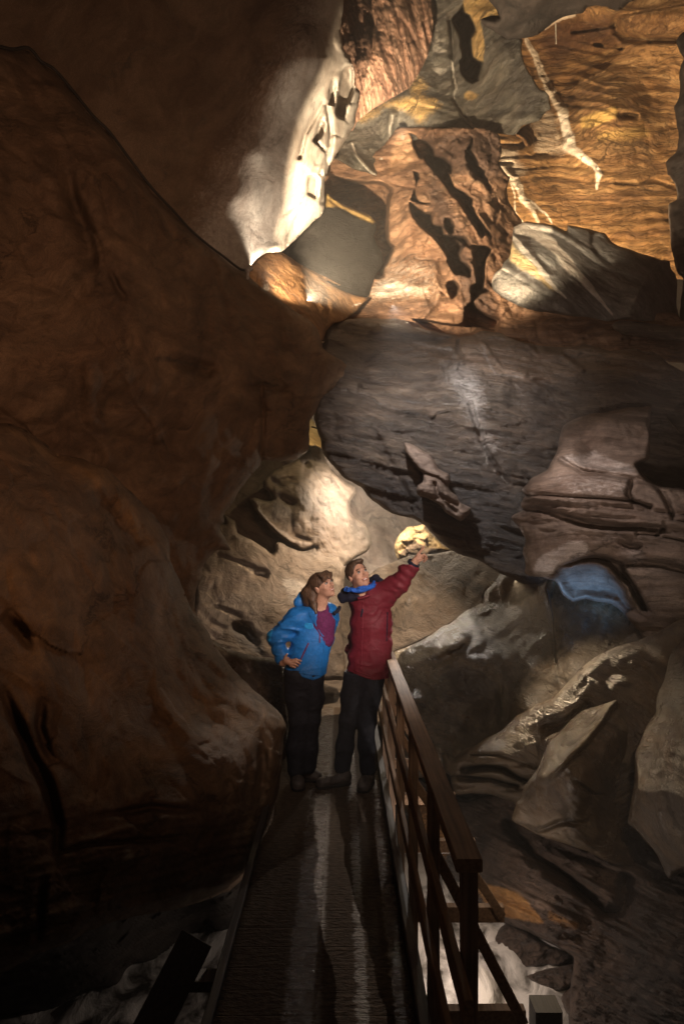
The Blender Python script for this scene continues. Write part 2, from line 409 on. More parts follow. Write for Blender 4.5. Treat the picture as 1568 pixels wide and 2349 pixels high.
B1 = zz('Q1', [(-700,-800),(1570,-800),(1572,0)]) + zz('R1', [(330,100),(322,250),(338,380),(395,460),(425,560),(425,670),(470,720),(450,830),(430,960),(390,1050),(290,1200),(235,1290),(212,1372)]) + \
     zz('R3', [(200,120),(190,290),(185,365),(160,420),(100,470),(0,565)]) + zz('Q1', [(1290,1155),(1225,1158),(1180,1185),(1145,1225),(1135,1250),(1060,1420),(500,900),(0,500),(-700,300)])
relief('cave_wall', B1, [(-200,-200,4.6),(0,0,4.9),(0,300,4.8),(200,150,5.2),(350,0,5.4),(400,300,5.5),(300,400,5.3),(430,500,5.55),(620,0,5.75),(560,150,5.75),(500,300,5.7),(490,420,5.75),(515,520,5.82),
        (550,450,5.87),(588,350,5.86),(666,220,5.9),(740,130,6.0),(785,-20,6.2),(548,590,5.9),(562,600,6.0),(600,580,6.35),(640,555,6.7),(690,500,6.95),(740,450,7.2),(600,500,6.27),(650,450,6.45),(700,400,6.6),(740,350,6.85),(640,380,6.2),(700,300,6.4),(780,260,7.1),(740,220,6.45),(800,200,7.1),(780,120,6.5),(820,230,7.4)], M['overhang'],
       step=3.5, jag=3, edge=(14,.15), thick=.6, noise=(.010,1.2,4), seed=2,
       fn=lambda U,V,Y,sd: Y + sstep(75, 25, sd)*sstep(470,430,V)*sstep(60,110,V)*.03*facet(U, V, 26, 55, 60, 1.8),
       pits=[(zz('R1', [(320,540),(350,515),(410,515),(420,670),(430,700),(400,780),(370,830),(340,940),(300,920),(270,870),(290,700)]), 8, .45),
             (zz('R1', [(245,610),(290,610),(285,720),(260,820),(218,820),(225,720)]), 6, .3),
             (zz('R1', [(150,940),(195,960),(185,1040),(130,1130),(105,1110)]), 6, .2),
             (zz('Q1', [(1415,800),(1460,810),(1462,870),(1450,915),(1405,890),(1408,850)]), 6, .16)],
       grooves=[(zz('Q1', [(1480,470),(1400,620),(1375,720)]), 5, .12), (zz('Q1', [(1410,890),(1350,950),(1290,1000)]), 2.5, .05, 3), (zz('Q1', [(1480,540),(1440,640),(1500,700),(1470,800)]), 4, .1),
                (zz('Q1', [(1500,480),(1520,620),(1500,760),(1480,930)]), 5, .15)],
       masks={'stain_glow': [('poly', [(-300,-300),(700,-300),(690,60),(600,250),(500,430),(430,600),(-300,600)], 160, .93)]})

B2 = zz('Q1', [(-700,100),(-200,190),(0,215),(60,225),(130,235),(190,290),(250,330),(330,420),(430,545),(500,615),(600,750),(700,880),(800,985),(870,1060),(950,1130),(1030,1190),(1085,1235),(1130,1250),(1145,1275),(1210,1325),(1300,1390),(1400,1460),(1450,1500),(1470,1550)]) + \
     [(740,800),(775,822),(800,835),(822,858),(805,876),(775,890),(745,905),(737,916),(722,945),(712,965),(709,1000),(707,1033),(690,1043),(685,1053),(650,1057),(602,1056),(590,1075),(560,1110),(537,1148),(520,1168),(512,1183),(514,1198),(503,1202),(508,1222),(530,1258),(526,1263),(500,1262),(488,1270),(472,1290),(463,1305),(460,1333),(450,1350),(447,1390),(455,1430),(470,1470),(520,1600),(560,1800),(-700,1800)]
relief('cave_wall', B2, [(-200,100,3.2),(0,150,3.9),(0,600,3.7),(0,950,3.9),(200,400,4.2),(300,800,4.4),(250,1000,4.7),(430,560,5.0),(570,640,5.7),(500,800,5.3),(640,760,5.9),(735,790,6.4),(815,858,6.9),(700,1000,6.4),(620,950,6.0),
        (590,900,5.7),(500,1000,5.5),(450,1200,5.6),(520,1230,6.1),(450,1400,5.9),(350,1200,5.2),(300,1500,5.2),(0,1700,4.8),(500,1700,6),(700,870,6.2)], M['brown'],
       step=4.5, jag=2.5, edge=(22,.20), thick=.7, noise=(.16,.8,5), seed=3, fn=lambda U,V,Y,sd: Y+.035*facet(U,V,120,63,50,1.6)+sstep(520,640,U)*.05*facet(U,V,50,64,30,1.8),
       grooves=[([(598,890),(604,930),(604,990),(600,1056)], 4, .16), (zz('Q3', [(720,80),(850,100),(960,130),(1010,120)]), 14, .16, 3), (zz('Q3', [(1090,215),(1200,205),(1290,225),(1400,180)]), 5, .1, 3), (zz('Q1', [(500,1230),(540,1320),(590,1390)]), 8, .08, 3),
                (zz('Q1', [(300,700),(330,900),(420,1150),(400,1400)]), 22, .12, 3), (zz('Q3', [(410,0),(420,300),(520,600)]), 20, -.1, 3)],
       masks={'dark': [('line', zz('Q3', [(720,80),(850,100),(960,130)]), 8, 6, .5)]})

A = [(-700,900),(-100,950),(0,968),(25,975),(60,987),(95,1010),(128,1038),(190,1052),(245,1075),(258,1085),(290,1120),(325,1150),(365,1200),(388,1240),(393,1285),(415,1340),(440,1400),(470,1440),(500,1490),(540,1540),(590,1590),(630,1625),(650,1645),(656,1665),(650,1700),(645,1760),(640,1800),(641,1850),(638,1880),(627,1909),(600,1907),(590,1950),(584,1990),(525,2042),(465,2067),(400,2087),(300,2104),(200,2137),(165,2162),(80,2192),(0,2232),(-700,2350)]
relief('cave_wall', A, [(-250,1000,2.6),(0,985,3.5),(60,1100,3.3),(128,1045,3.9),(245,1080,4.3),(180,1200,3.6),(330,1300,4.2),(388,1245,5.0),(0,1500,2.7),(80,1700,2.7),(200,1500,3.3),(350,1500,4.0),(300,1750,3.4),(450,1450,4.9),(470,1650,4.2),(560,1600,4.7),(650,1660,4.8),(640,1860,4.7),(540,1750,4.0),(500,1900,3.75),(350,2050,3.2),(100,2150,2.5),(100,1950,2.6),(560,1990,4.1),(-250,2200,1.9)], M['brown'],
       step=4.5, jag=4, edge=(30,.25), thick=.35, noise=(.13,1.0,5), seed=4,
       fn=lambda U,V,Y,sd: Y + .04*facet(U,V,95,65,40,1.7) + sstep(1780, 1950, V)*.055*fbm(np.stack([U/120, (V+U*.25)/14, U*0], -1), 4, 33, .6),
       grooves=[(zz('Q3', [(400,640),(470,750),(620,920),(640,960)]), 30, .16, 3), (zz('Q5', [(0,0),(80,180),(150,350),(220,480),(270,650),(250,830)]), 14, .25, 4), (zz('Q5', [(200,60),(180,200),(240,400)]), 12, .15, 3),
                (zz('Q3', [(0,1250),(100,1330),(140,1420)]), 12, .15, 3), (zz('Q5', [(260,790),(400,740),(700,720),(900,700)]), 5, .14, 3), (zz('Q5', [(0,700),(200,690),(260,680)]), 5, .1, 2), (zz('Q5', [(1195,200),(1210,400),(1180,640)]), 14, .18, 3),
                (zz('Q5', [(400,620),(700,570),(1000,600)]), 8, .1, 3), (zz('Q5',[(210,850),(190,1000),(180,1200)]), 8, .1, 3)],
       masks={'stain_glow': [('poly', zz('Q3', [(0,1000),(200,1020),(240,1200),(240,1500),(160,1700),(0,1500)]), 120, .6), ('poly', zz('Q5', [(640,0),(1000,0),(1300,180),(1000,240),(760,250)]), 110, .5),
                        ('poly', zz('Q3', [(0,370),(200,470),(300,520),(510,590),(780,990),(700,960),(400,650),(200,520)]), 60, .6)],
              'vein': [('line', zz('Q5', [(740,20),(800,120),(860,180),(900,230)]), 5, 2, .6), ('line', zz('Q5', [(1240,140),(1290,160)]), 4, 2, .6)]})
# dark underside below the foreground mass, down to the river
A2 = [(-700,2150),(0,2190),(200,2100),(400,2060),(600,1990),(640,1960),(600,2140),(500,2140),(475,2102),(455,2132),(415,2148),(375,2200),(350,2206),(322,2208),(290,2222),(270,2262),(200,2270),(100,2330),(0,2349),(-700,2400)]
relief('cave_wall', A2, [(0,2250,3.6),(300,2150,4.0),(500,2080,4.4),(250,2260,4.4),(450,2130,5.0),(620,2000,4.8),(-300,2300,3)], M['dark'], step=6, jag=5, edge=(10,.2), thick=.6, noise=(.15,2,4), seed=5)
A3 = zz('Q5', [(330,1380),(420,1335),(540,1330),(590,1310),(560,1370),(530,1410),(450,1400),(400,1410),(330,1500),(200,1420),(100,1440),(0,1520),(-100,1520),(-100,1300),(330,1250)])
relief('river_boulder', A3, [(0,2300,4.4),(200,2250,4.9),(280,2240,5.1)], M['wet'], step=4, jag=3, edge=(10,.15), thick=.4, noise=(.12,3,4), seed=6, kind=None,
       label='dark wet rock at the foamy river edge, far left under the walkway', cat='boulder')

# low rock behind the woman, with a wet ridge
E5 = [(430,1380),(455,1420),(480,1462),(505,1478),(530,1489),(560,1500),(600,1507),(640,1512),(655,1530),(662,1600),(668,1700),(660,1860),(560,1860),(430,1600)]
relief('cave_wall', E5, [(450,1400,6.0),(480,1465,6.2),(600,1510,5.9),(650,1600,5.8),(560,1700,5.6),(640,1850,5.5)], M['wet'], step=4, jag=2, edge=(16,.2), thick=.5, noise=(.07,1.8,4), seed=7)

# --- upper back walls
C1 = zz('R1', [(200,-300),(1020,-300),(1022,0),(1040,90),(1030,300),(1000,430),(930,570),(850,690),(740,760),(620,820),(520,890),(440,960),(400,1030),(200,1030)])
relief('cave_wall', C1, [(784,0,9.0),(870,0,8.9),(985,0,9.4),(784,200,8.6),(860,150,8.4),(900,230,8.6),(980,150,9.2),(940,190,9.0),(820,270,8.8),(780,-60,9.0),(1000,-60,9.6)], M['pink'],
       step=3, jag=3, edge=(6,.03), thick=.4, noise=(.07,1.3,4), seed=11,
       fn=lambda U,V,Y,sd: Y + .11*fbm(np.stack([(U-.10*V*(V/300.)+.55*V*np.clip((V-100)/200,0,2)*.0-30*np.sin(V/150.))/9., V/110., U*0], -1), 4, 12, .6) - .05*fbm(np.stack([(U-30*np.sin(V/150.))/26., V/90., U*0+3], -1), 3, 12, .6, True),
       grooves=[(zz('R1', [(820,160),(860,240),(885,320),(905,370)]), 3, .12, 3), (zz('R1', [(530,140),(550,190)]), 6, .25)],
       masks={'dark': [('poly', zz('R1', [(1020,-50),(1040,90),(1010,300),(990,200),(940,80),(800,-50)]), 20, .25)]})
HOLE = zz('R1', [(1275,30),(1235,80),(1210,110),(1190,160),(1225,230),(1250,290),(1262,380),(1270,450),(1250,480),(1265,580),(1310,635),(1350,650),(1395,630),(1395,600),(1430,500),(1360,450),(1350,370),(1340,300),(1375,240),(1360,180),(1330,120),(1290,100)])
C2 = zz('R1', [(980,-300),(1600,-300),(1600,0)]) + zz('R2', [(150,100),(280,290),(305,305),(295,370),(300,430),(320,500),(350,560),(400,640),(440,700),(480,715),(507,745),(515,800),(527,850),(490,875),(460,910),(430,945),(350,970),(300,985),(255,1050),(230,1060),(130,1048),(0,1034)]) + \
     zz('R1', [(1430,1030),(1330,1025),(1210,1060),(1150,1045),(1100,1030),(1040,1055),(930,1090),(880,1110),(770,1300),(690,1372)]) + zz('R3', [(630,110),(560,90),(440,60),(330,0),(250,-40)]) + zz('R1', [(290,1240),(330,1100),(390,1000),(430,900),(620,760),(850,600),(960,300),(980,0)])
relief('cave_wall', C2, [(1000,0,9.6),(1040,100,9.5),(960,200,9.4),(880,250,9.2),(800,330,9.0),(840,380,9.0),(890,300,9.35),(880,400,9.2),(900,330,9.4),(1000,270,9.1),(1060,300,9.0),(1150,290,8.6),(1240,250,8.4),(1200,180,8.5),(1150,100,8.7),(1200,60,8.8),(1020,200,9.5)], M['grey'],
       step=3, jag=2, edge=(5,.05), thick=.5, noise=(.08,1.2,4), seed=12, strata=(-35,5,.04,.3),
       grooves=[(zz('R1', [(1170,160),(1195,380),(1190,560),(1215,680),(1195,770),(1250,860),(1310,950),(1400,1030)]), 3, .14), (zz('R1', [(1185,150),(1200,300),(1185,420)]), 7, .12), (zz('R1', [(720,900),(700,1000),(690,1120),(640,1240)]), 9, -.16),
                (zz('R1', [(400,1130),(430,1220),(500,1300),(590,1372)]), 7, -.10)],
       pits=[(HOLE, 7, 1.6), (zz('R1', [(780,970),(800,957),(825,962),(840,990),(820,1012),(795,1015)]), 4, .7)],
       masks={'stain_glow': [('poly', zz('R1', [(1285,-80),(1480,-80),(1555,150),(1410,160),(1425,250),(1440,340),(1425,480),(1360,450),(1340,300),(1375,230),(1330,110),(1290,100)]), 8, 1.0), ('poly', zz('R1', [(640,820),(870,750),(870,700),(900,600),(950,630),(1000,690),(960,720),(1100,830),(1000,900),(940,960),(800,860)]), 30, .75),  # first poly paints the orange-lit strip beside the hole
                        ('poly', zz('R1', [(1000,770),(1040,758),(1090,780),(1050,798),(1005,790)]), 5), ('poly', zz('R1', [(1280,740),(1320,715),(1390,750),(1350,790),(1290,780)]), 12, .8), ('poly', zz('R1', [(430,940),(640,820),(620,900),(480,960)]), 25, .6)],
              'vein': [('line', zz('R1', [(1180,480),(1190,560),(1215,680),(1195,770),(1250,860),(1310,950),(1400,1030)]), 2.5, 5), ('line', zz('R1', [(400,1130),(430,1220),(500,1300),(590,1372)]), 3, 4, .9), ('line', zz('R1', [(720,900),(700,1000),(690,1100),(660,1190),(640,1280)]), 2, 5, .8),
                       ('poly', zz('R1', [(1040,540),(1090,525),(1150,540),(1150,560),(1100,590)]), 5, .6), ('line', zz('R1', [(1010,50),(1060,380),(1150,395)]), 18, 3, .5)],
              'dark': [('poly', zz('R2', [(100,260),(300,290),(400,620),(520,800),(300,960),(200,700)]), 60, .55)]})
C3 = zz('R1', [(1480,-300),(1482,0),(1530,60),(1550,140),(1480,137),(1410,155),(1450,210),(1568,272)]) + zz('R2', [(100,260),(170,300),(200,310),(300,300),(350,290),(430,270),(490,220),(560,160),(620,130),(700,110),(780,100),(810,60),(880,45),(1000,55),(1040,92),(1100,60),(1130,20),(1300,-60),(1500,-300)])
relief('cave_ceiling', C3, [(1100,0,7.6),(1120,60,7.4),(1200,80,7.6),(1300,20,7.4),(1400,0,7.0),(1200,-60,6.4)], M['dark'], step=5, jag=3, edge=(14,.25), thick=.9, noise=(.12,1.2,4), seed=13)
# golden banded wall
C4 = zz('R2', [(250,250),(300,-300),(2200,-300),(2200,1500)]) + zz('R4', [(1700,900),(1450,900),(700,700),(180,700),(60,300),(50,0)]) + zz('R2', [(60,1000),(230,980),(300,900)])
CAUGHT = None
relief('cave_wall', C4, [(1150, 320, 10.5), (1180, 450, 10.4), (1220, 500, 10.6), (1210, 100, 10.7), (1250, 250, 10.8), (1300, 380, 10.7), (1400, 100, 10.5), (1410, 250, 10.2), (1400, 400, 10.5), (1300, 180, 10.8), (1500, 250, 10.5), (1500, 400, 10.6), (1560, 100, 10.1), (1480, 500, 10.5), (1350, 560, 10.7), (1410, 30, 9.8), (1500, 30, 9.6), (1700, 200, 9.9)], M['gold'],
       step=3, jag=1, edge=(1,0), thick=.3, noise=(.06,1.0,4), seed=14,
       fn=lambda U,V,Y,sd: Y + .04*fbm(np.stack([U/260., (V-26*np.exp(-((U-1410)/90.)**2)*1.0*(V<420)+16*np.sin((U-1250)/70.)*sstep(520,260,V)+10*fbm(np.stack([U/60.,V/60.,U*0],-1),3,8))/9., U*0], -1), 4, 15, .62),
       grooves=[(zz('R2', [(1030,180),(1040,250),(1100,300),(1568,320)]), 7, .2), (zz('R2', [(1010,200),(1060,110),(1200,90),(1568,20)]), 6, .12), (zz('R2', [(690,250),(800,240),(1000,205)]), 3, .12), (zz('R2', [(1040,910),(1140,905),(1220,920)]), 6, .25, 3),
                (zz('R2', [(330,320),(390,430),(460,640),(520,720)]), 9, -.04), (zz('R2', [(520,720),(600,850),(650,1000),(680,1150)]), 13, -.05), (zz('R2', [(660,1170),(760,1210),(850,1290),(905,1372)]), 10, -.05), (zz('R4', [(140,20),(230,120),(300,270),(360,340),(430,460)]), 10, -.05),
                (zz('R2', [(370,1210),(520,1205)]), 3, .1, 3), (zz('R2', [(130,1140),(280,1140),(390,1080)]), 5, .1), (zz('R2', [(120,1280),(220,1275)]), 3, .08), (zz('R4', [(1030,160),(1200,170),(1330,140),(1500,200)]), 3, .1)],
       pits=[(zz('R2', [(850,350),(880,335),(925,345),(940,365),(870,366)]), 5, .35), (zz('R2', [(1040,385),(1090,365),(1105,375),(1080,395)]), 5, .3), (zz('R2', [(1270,325),(1300,318),(1320,335),(1290,345)]), 4, .3)],
       masks={'vein': [('line', zz('R2', [(330,320),(390,430),(460,600),(520,720)]), 8, 11), ('line', zz('R2', [(520,720),(600,850),(650,1000),(680,1150)]), 13, 14), ('line', zz('R2', [(650,1160),(760,1210),(850,1290),(905,1372)]), 13, 7), ('line', zz('R4', [(890,100),(880,150),(870,210)]), 7, 3),
                       ('line', zz('R4', [(140,20),(230,120),(300,270),(400,350)]), 13, 7), ('line', zz('R4', [(330,290),(400,340),(480,400),(515,480)]), 4, 2), ('line', zz('R4', [(200,120),(235,230),(245,300),(240,390),(300,470)]), 2, 2), ('line', zz('R4', [(300,280),(380,370),(420,460)]), 8, 5, .6),
                       ('poly', zz('R2', [(360,960),(520,860),(600,1050),(700,1160),(600,1220),(400,1200),(390,1060)]), 30, .5), ('poly', zz('R2', [(120,1150),(270,1150),(260,1250),(330,1340),(300,1372),(180,1372),(120,1290)]), 30, .75), ('line', zz('R2', [(480,230),(560,170),(700,115)]), 5, 5, .8)],
              'stain_glow': [('poly', zz('R2', [(760,930),(1030,840),(1030,920),(900,980),(765,1005)]), 12, 1), ('poly', zz('R2', [(900,1040),(1250,1010),(1280,1060),(1100,1100),(900,1090)]), 40, .7)],
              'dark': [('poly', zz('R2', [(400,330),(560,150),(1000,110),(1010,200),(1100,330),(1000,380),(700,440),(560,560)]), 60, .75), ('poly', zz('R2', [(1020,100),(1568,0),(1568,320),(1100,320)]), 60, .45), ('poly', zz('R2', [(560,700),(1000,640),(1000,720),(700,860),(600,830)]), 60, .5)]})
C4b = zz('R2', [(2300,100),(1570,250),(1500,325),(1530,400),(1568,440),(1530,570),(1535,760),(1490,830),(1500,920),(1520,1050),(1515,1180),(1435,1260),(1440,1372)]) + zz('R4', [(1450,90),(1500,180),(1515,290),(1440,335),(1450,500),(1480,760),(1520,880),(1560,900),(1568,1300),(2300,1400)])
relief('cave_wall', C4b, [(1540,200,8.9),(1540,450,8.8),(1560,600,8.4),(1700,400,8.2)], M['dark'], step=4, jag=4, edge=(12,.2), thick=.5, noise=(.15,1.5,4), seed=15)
# small brown knob under the grey wall
relief('boulder', zz('R2', [(300,1000),(340,980),(370,1000),(392,1050),(385,1100),(360,1150),(325,1150),(300,1100),(240,1060)]), [(1200,300,8.9),(1215,320,8.8)], M['orange'], step=2.5, jag=1.5, edge=(14,.25), thick=.3, noise=(.03,3,3), seed=16, kind=None,
       label='small round brown rock knob at the lower tip of the grey ceiling slab', cat='boulder')

# middle wall: pink face, shattered column; black clefts carved for crevices and cast shadows alike
C6 = zz('R1', [(150,1150),(600,1180),(760,1000),(850,1000),(1000,1000),(1430,1000)]) + zz('R2', [(60,1030),(110,1047),(130,1110),(140,1200),(120,1280),(180,1372)]) + zz('R4', [(205,110),(180,200),(190,290),(245,390),(300,470),(330,700),(420,1100),(1500,1180),(1568,1240),(2200,1240),(2200,1600)]) + zz('R3', [(1568,1500),(600,1500),(0,1372),(0,300)])
L1 = zz('R1', [(850,1040),(900,1060),(920,1090),(990,1110),(1050,1170),(1060,1220),(1130,1240),(1190,1300),(1180,1372)]) + zz('R3', [(1165,90),(1210,190),(1290,240),(1355,290),(1345,340),(1390,420),(1440,490),(1490,550),(1490,600),(1455,560),(1430,590),(1400,560),(1350,480),(1290,390),(1240,310),(1190,260),(1130,170),(1100,130),(1040,60),(1000,20),(975,-30)]) + zz('R1', [(940,1240),(900,1180),(880,1100)])
L2 = zz('R3', [(855,310),(880,430),(940,510),(1050,600),(1150,740),(1160,800),(1210,880),(1280,890),(1340,900),(1350,850),(1310,800),(1260,770),(1245,720),(1270,670),(1320,650),(1300,600),(1200,570),(1130,560),(1120,490),(1050,480),(1040,380),(980,390),(920,350),(870,310)])
L3 = zz('R3', [(1350,700),(1440,650),(1495,680),(1450,780),(1445,900),(1440,980),(1490,1010),(1420,1030),(1360,1090),(1380,1130),(1450,1180),(1570,1235),(1530,1320),(1420,1312),(1240,1372),(1000,1300),(880,1225),(1000,1235),(1160,1258),(1270,1258),(1280,1180),(1290,1130),(1345,1090),(1335,980),(1380,940),(1372,840),(1355,760)])
L4 = zz('R1', [(1345,1070),(1360,1120),(1340,1180),(1390,1260),(1400,1300),(1450,1340),(1450,1372),(1370,1372),(1340,1310),(1295,1230),(1310,1160),(1340,1120)])
L5 = zz('R3', [(885,70),(925,78),(945,120),(910,160),(905,250),(940,300),(1010,310),(1030,330),(930,315),(865,290),(885,230),(905,170)])
L6 = zz('R3', [(1150,940),(1200,920),(1250,970),(1240,1040),(1190,1070),(1150,1010)])
L7 = zz('R3', [(1180,440),(1215,500),(1200,570),(1300,580),(1330,640),(1440,660),(1400,690),(1300,660),(1190,580),(1120,490),(1130,435)])
L8 = zz('R3', [(1340,-10),(1400,40),(1450,100),(1500,200),(1490,240),(1440,160),(1380,110),(1350,60)])
SHADOW_PIT = zz('R3', [(150,60),(215,80),(290,110),(350,132),(500,150),(640,155),(700,185),(722,205),(705,300),(688,440),(690,520),(685,600),(700,630),(735,660),(720,720),(690,780),(655,830),(655,900),(600,910),(520,800),(300,600),(150,300)])  # pit carved in the shape of the wedged boulder's cast shadow
relief('cave_wall', C6, [(740,400,9.2),(800,420,9.2),(880,400,9.0),(900,470,8.9),(890,600,8.9),(960,560,8.6),(1020,600,8.4),(900,700,8.3),(960,650,8.4),(960,330,9.0),(1000,400,8.6),(1060,350,8.3),(1120,330,8.3),(1160,400,8.5),(1180,480,8.9),(1100,500,8.2),(1040,500,8.1),(1080,600,8.1),(1130,600,8.4),
        (1050,700,8.1),(1150,740,8.2),(1300,760,8.0),(1500,780,7.6),(1000,740,8.0),(800,720,8.3),(700,700,8.5)], M['wallrock'],
       step=3, jag=2, edge=(6,.1), thick=.4, noise=(.10,1.6,5), seed=17, strata=(-4,6,.06,.3),
       fn=lambda U,V,Y,sd: Y + (.11*facet(U,V,46,18,55,1.6)+.045*facet(U,V,17,19,50,1.5))*sstep(940, 1000, U)*sstep(1230,1180,U)*sstep(740,700,V) + .03*facet(U,V,40,20,5,2.5),
       pits=[(L1, 6, 1.1), (L2, 6, 1.1), (L3, 6, 1.1), (L4, 5, .8), (L5, 4, .6), (L6, 5, .5), (L7, 5, .6), (L8, 5, .5), (SHADOW_PIT, 8, .9)],
       grooves=[(zz('R3', [(640,130),(760,175),(900,205)]), 2, .06), (zz('R3', [(900,750),(1030,760),(1150,770)]), 3, .08), (zz('R3', [(1060,800),(1060,900),(1090,1010),(1060,1110),(960,1210)]), 8, -.12)],
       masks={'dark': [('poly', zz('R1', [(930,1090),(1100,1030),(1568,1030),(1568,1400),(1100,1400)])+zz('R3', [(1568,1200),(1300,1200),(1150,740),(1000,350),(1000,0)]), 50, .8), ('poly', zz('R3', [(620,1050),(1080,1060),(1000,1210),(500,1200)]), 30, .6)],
              'vein': [('poly', zz('R3', [(700,740),(1050,770),(1070,900),(1080,1050),(700,1060),(600,1020)]), 60, .3), ('poly', zz('R3', [(560,1000),(680,910),(900,960),(1000,1020),(800,1050),(600,1060)]), 40, .7)],
              'stain_glow': [('poly', zz('R1', [(770,1030),(900,1040),(880,1250),(700,1372),(690,1300)]) , 20, .9)]})
# ledge edge lit along the top of the hanging slab
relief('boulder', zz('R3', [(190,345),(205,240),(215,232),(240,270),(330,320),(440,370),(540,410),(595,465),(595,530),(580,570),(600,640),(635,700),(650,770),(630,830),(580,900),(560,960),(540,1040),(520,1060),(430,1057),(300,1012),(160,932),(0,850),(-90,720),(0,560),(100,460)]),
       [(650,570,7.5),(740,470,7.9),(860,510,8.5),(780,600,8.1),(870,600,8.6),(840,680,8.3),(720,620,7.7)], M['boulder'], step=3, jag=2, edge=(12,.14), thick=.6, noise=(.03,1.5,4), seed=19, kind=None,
       grooves=[(zz('R3', [(220,280),(330,370),(450,420),(590,480)]), 3, .06)],
       masks={'stain_glow': [('poly', zz('R3', [(190,320),(215,225),(240,270),(330,315),(440,365),(540,400),(600,460),(560,480),(470,440),(380,390),(280,340),(200,350)]), 8, .95)]},
       label='dark grey speckled boulder wedged beside the brightly lit white overhang', cat='boulder')
relief('rock_slab', zz('Q1', [(1120,1260),(1145,1225),(1180,1185),(1225,1155),(1290,1158),(1400,1225),(1568,1310)]) + zz('R3', [(160,900),(300,990),(430,1040),(530,1060),(510,1085),(430,1170),(320,1252),(255,1266),(205,1320),(170,1400),(60,1372),(-60,1250)]),
       [(580,610,6.9),(640,600,7.2),(700,650,7.3),(780,680,7.6),(820,690,7.9),(760,730,7.3),(700,700,7.0),(840,680,8.0)], M['orange'], step=3, jag=1.5, edge=(8,.08), thick=.5, noise=(.06,1.8,5), seed=20, kind=None, strata=(-35,6,.05,.4),
       masks={'vein': [('line', zz('R3', [(400,1140),(470,1110)]), 2, 2)]}, label='orange brown rock slab sloping below the dark wedged boulder', cat='rock slab')
BW = zz('R4', [(230,510),(280,480),(330,466),(430,474),(540,490),(600,520),(650,540),(652,490),(700,500),(850,530),(900,547),(950,557),(1000,620),(1060,655),(1120,670),(1220,710),(1300,735),(1390,765),(1455,772),(1460,830),(1500,870),(1515,950),(1505,1100),(1530,1272),(1400,1262),(1250,1245),(1090,1230),(960,1245),(820,1215),(620,1195),(500,1175),(430,1170),(330,1145),(240,1110),(150,1060),(70,1000),(60,930),(85,870),(140,830),(150,790),(200,740),(220,620),(225,570)])
relief('boulder', BW, [(1140,640,8.2),(1190,530,8.5),(1250,560,8.15),(1300,540,8.3),(1230,640,7.75),(1330,620,7.8),(1400,600,8.0),(1300,700,7.6),(1420,700,7.7),(1460,690,7.55),(1480,640,7.75),(1545,640,8.3),(1550,740,8.2),(1520,600,8.2),(1200,700,7.9)], M['white'], step=3, jag=1.5, edge=(9,.12), thick=.7,
       noise=(.035,2,5), seed=21, strata=(-45,9,.05,.35), kind=None,
       grooves=[(zz('R4', [(150,840),(300,920),(430,1000),(560,1070)]), 5, .06), (zz('R4', [(860,560),(850,640),(900,720),(1000,790)]), 7, .06), (zz('R4', [(1390,765),(1290,880),(1200,1040),(1180,1100)]), 4, -.05)],
       masks={'vein': [('line', zz('R4', [(280,500),(360,530),(460,590),(560,690),(700,840)]), 16, 13), ('line', zz('R4', [(700,830),(800,950),(900,1070),(1010,1190)]), 13, 3), ('line', zz('R4', [(225,580),(290,670),(400,780),(440,860)]), 8, 8, .9), ('line', zz('R4', [(440,860),(520,950),(640,1070)]), 9, 3, .8), ('poly', zz('R4', [(330,470),(540,490),(520,560),(400,540)]), 14, .9),
                       ('line', zz('R4', [(70,930),(140,840),(190,850)]), 5, 3, .8), ('poly', zz('R4', [(80,890),(140,840),(300,920),(420,1010),(300,1100),(100,1010)]), 30, .4)],
              'stain_glow': [('poly', zz('R4', [(215,620),(260,690),(400,800),(520,940),(560,1000),(480,960),(380,880),(200,760)]), 20, .9)],
              'dark': [('poly', zz('R4', [(235,520),(280,520),(360,590),(370,640),(450,760),(560,880),(500,880),(400,770),(300,660),(235,580)]), 12, .9), ('poly', zz('R4', [(150,800),(190,760),(270,830),(400,920),(480,1000),(380,950),(260,870)]), 16, .7), ('line', zz('R4', [(560,870),(640,930),(740,1000)]), 10, 12, .6), ('line', zz('R4', [(740,880),(850,960),(960,1010)]), 10, 12, .6), ('poly', zz('R4', [(540,490),(650,540),(850,560),(1000,640),(1380,770),(1500,830),(1530,1270),(1090,1230),(1180,1100),(1200,1040),(1290,880),(1000,740),(650,590),(500,560)]), 50, .55),
                       ('poly', zz('R4', [(290,1080),(450,1080),(620,1190),(400,1170)]), 25, .6)]},
       label='big grey marble boulder with two slanting white streaks under the golden wall', cat='boulder')
relief('rock_ledge', zz('R4', [(1000,1275),(1040,1240),(1090,1235),(1300,1262),(1568,1290),(2200,1350),(2200,1500),(1568,1400),(1300,1385),(1080,1340),(1020,1310)]), [(1420,760,7.5),(1568,790,7.2),(1700,800,7.0)], M['slab'], step=3, jag=2, edge=(8,.12), thick=.5, noise=(.05,2,4), seed=22, kind=None,
       label='narrow grey rock ledge at the right edge, just below the streaked boulder', cat='rock ledge')

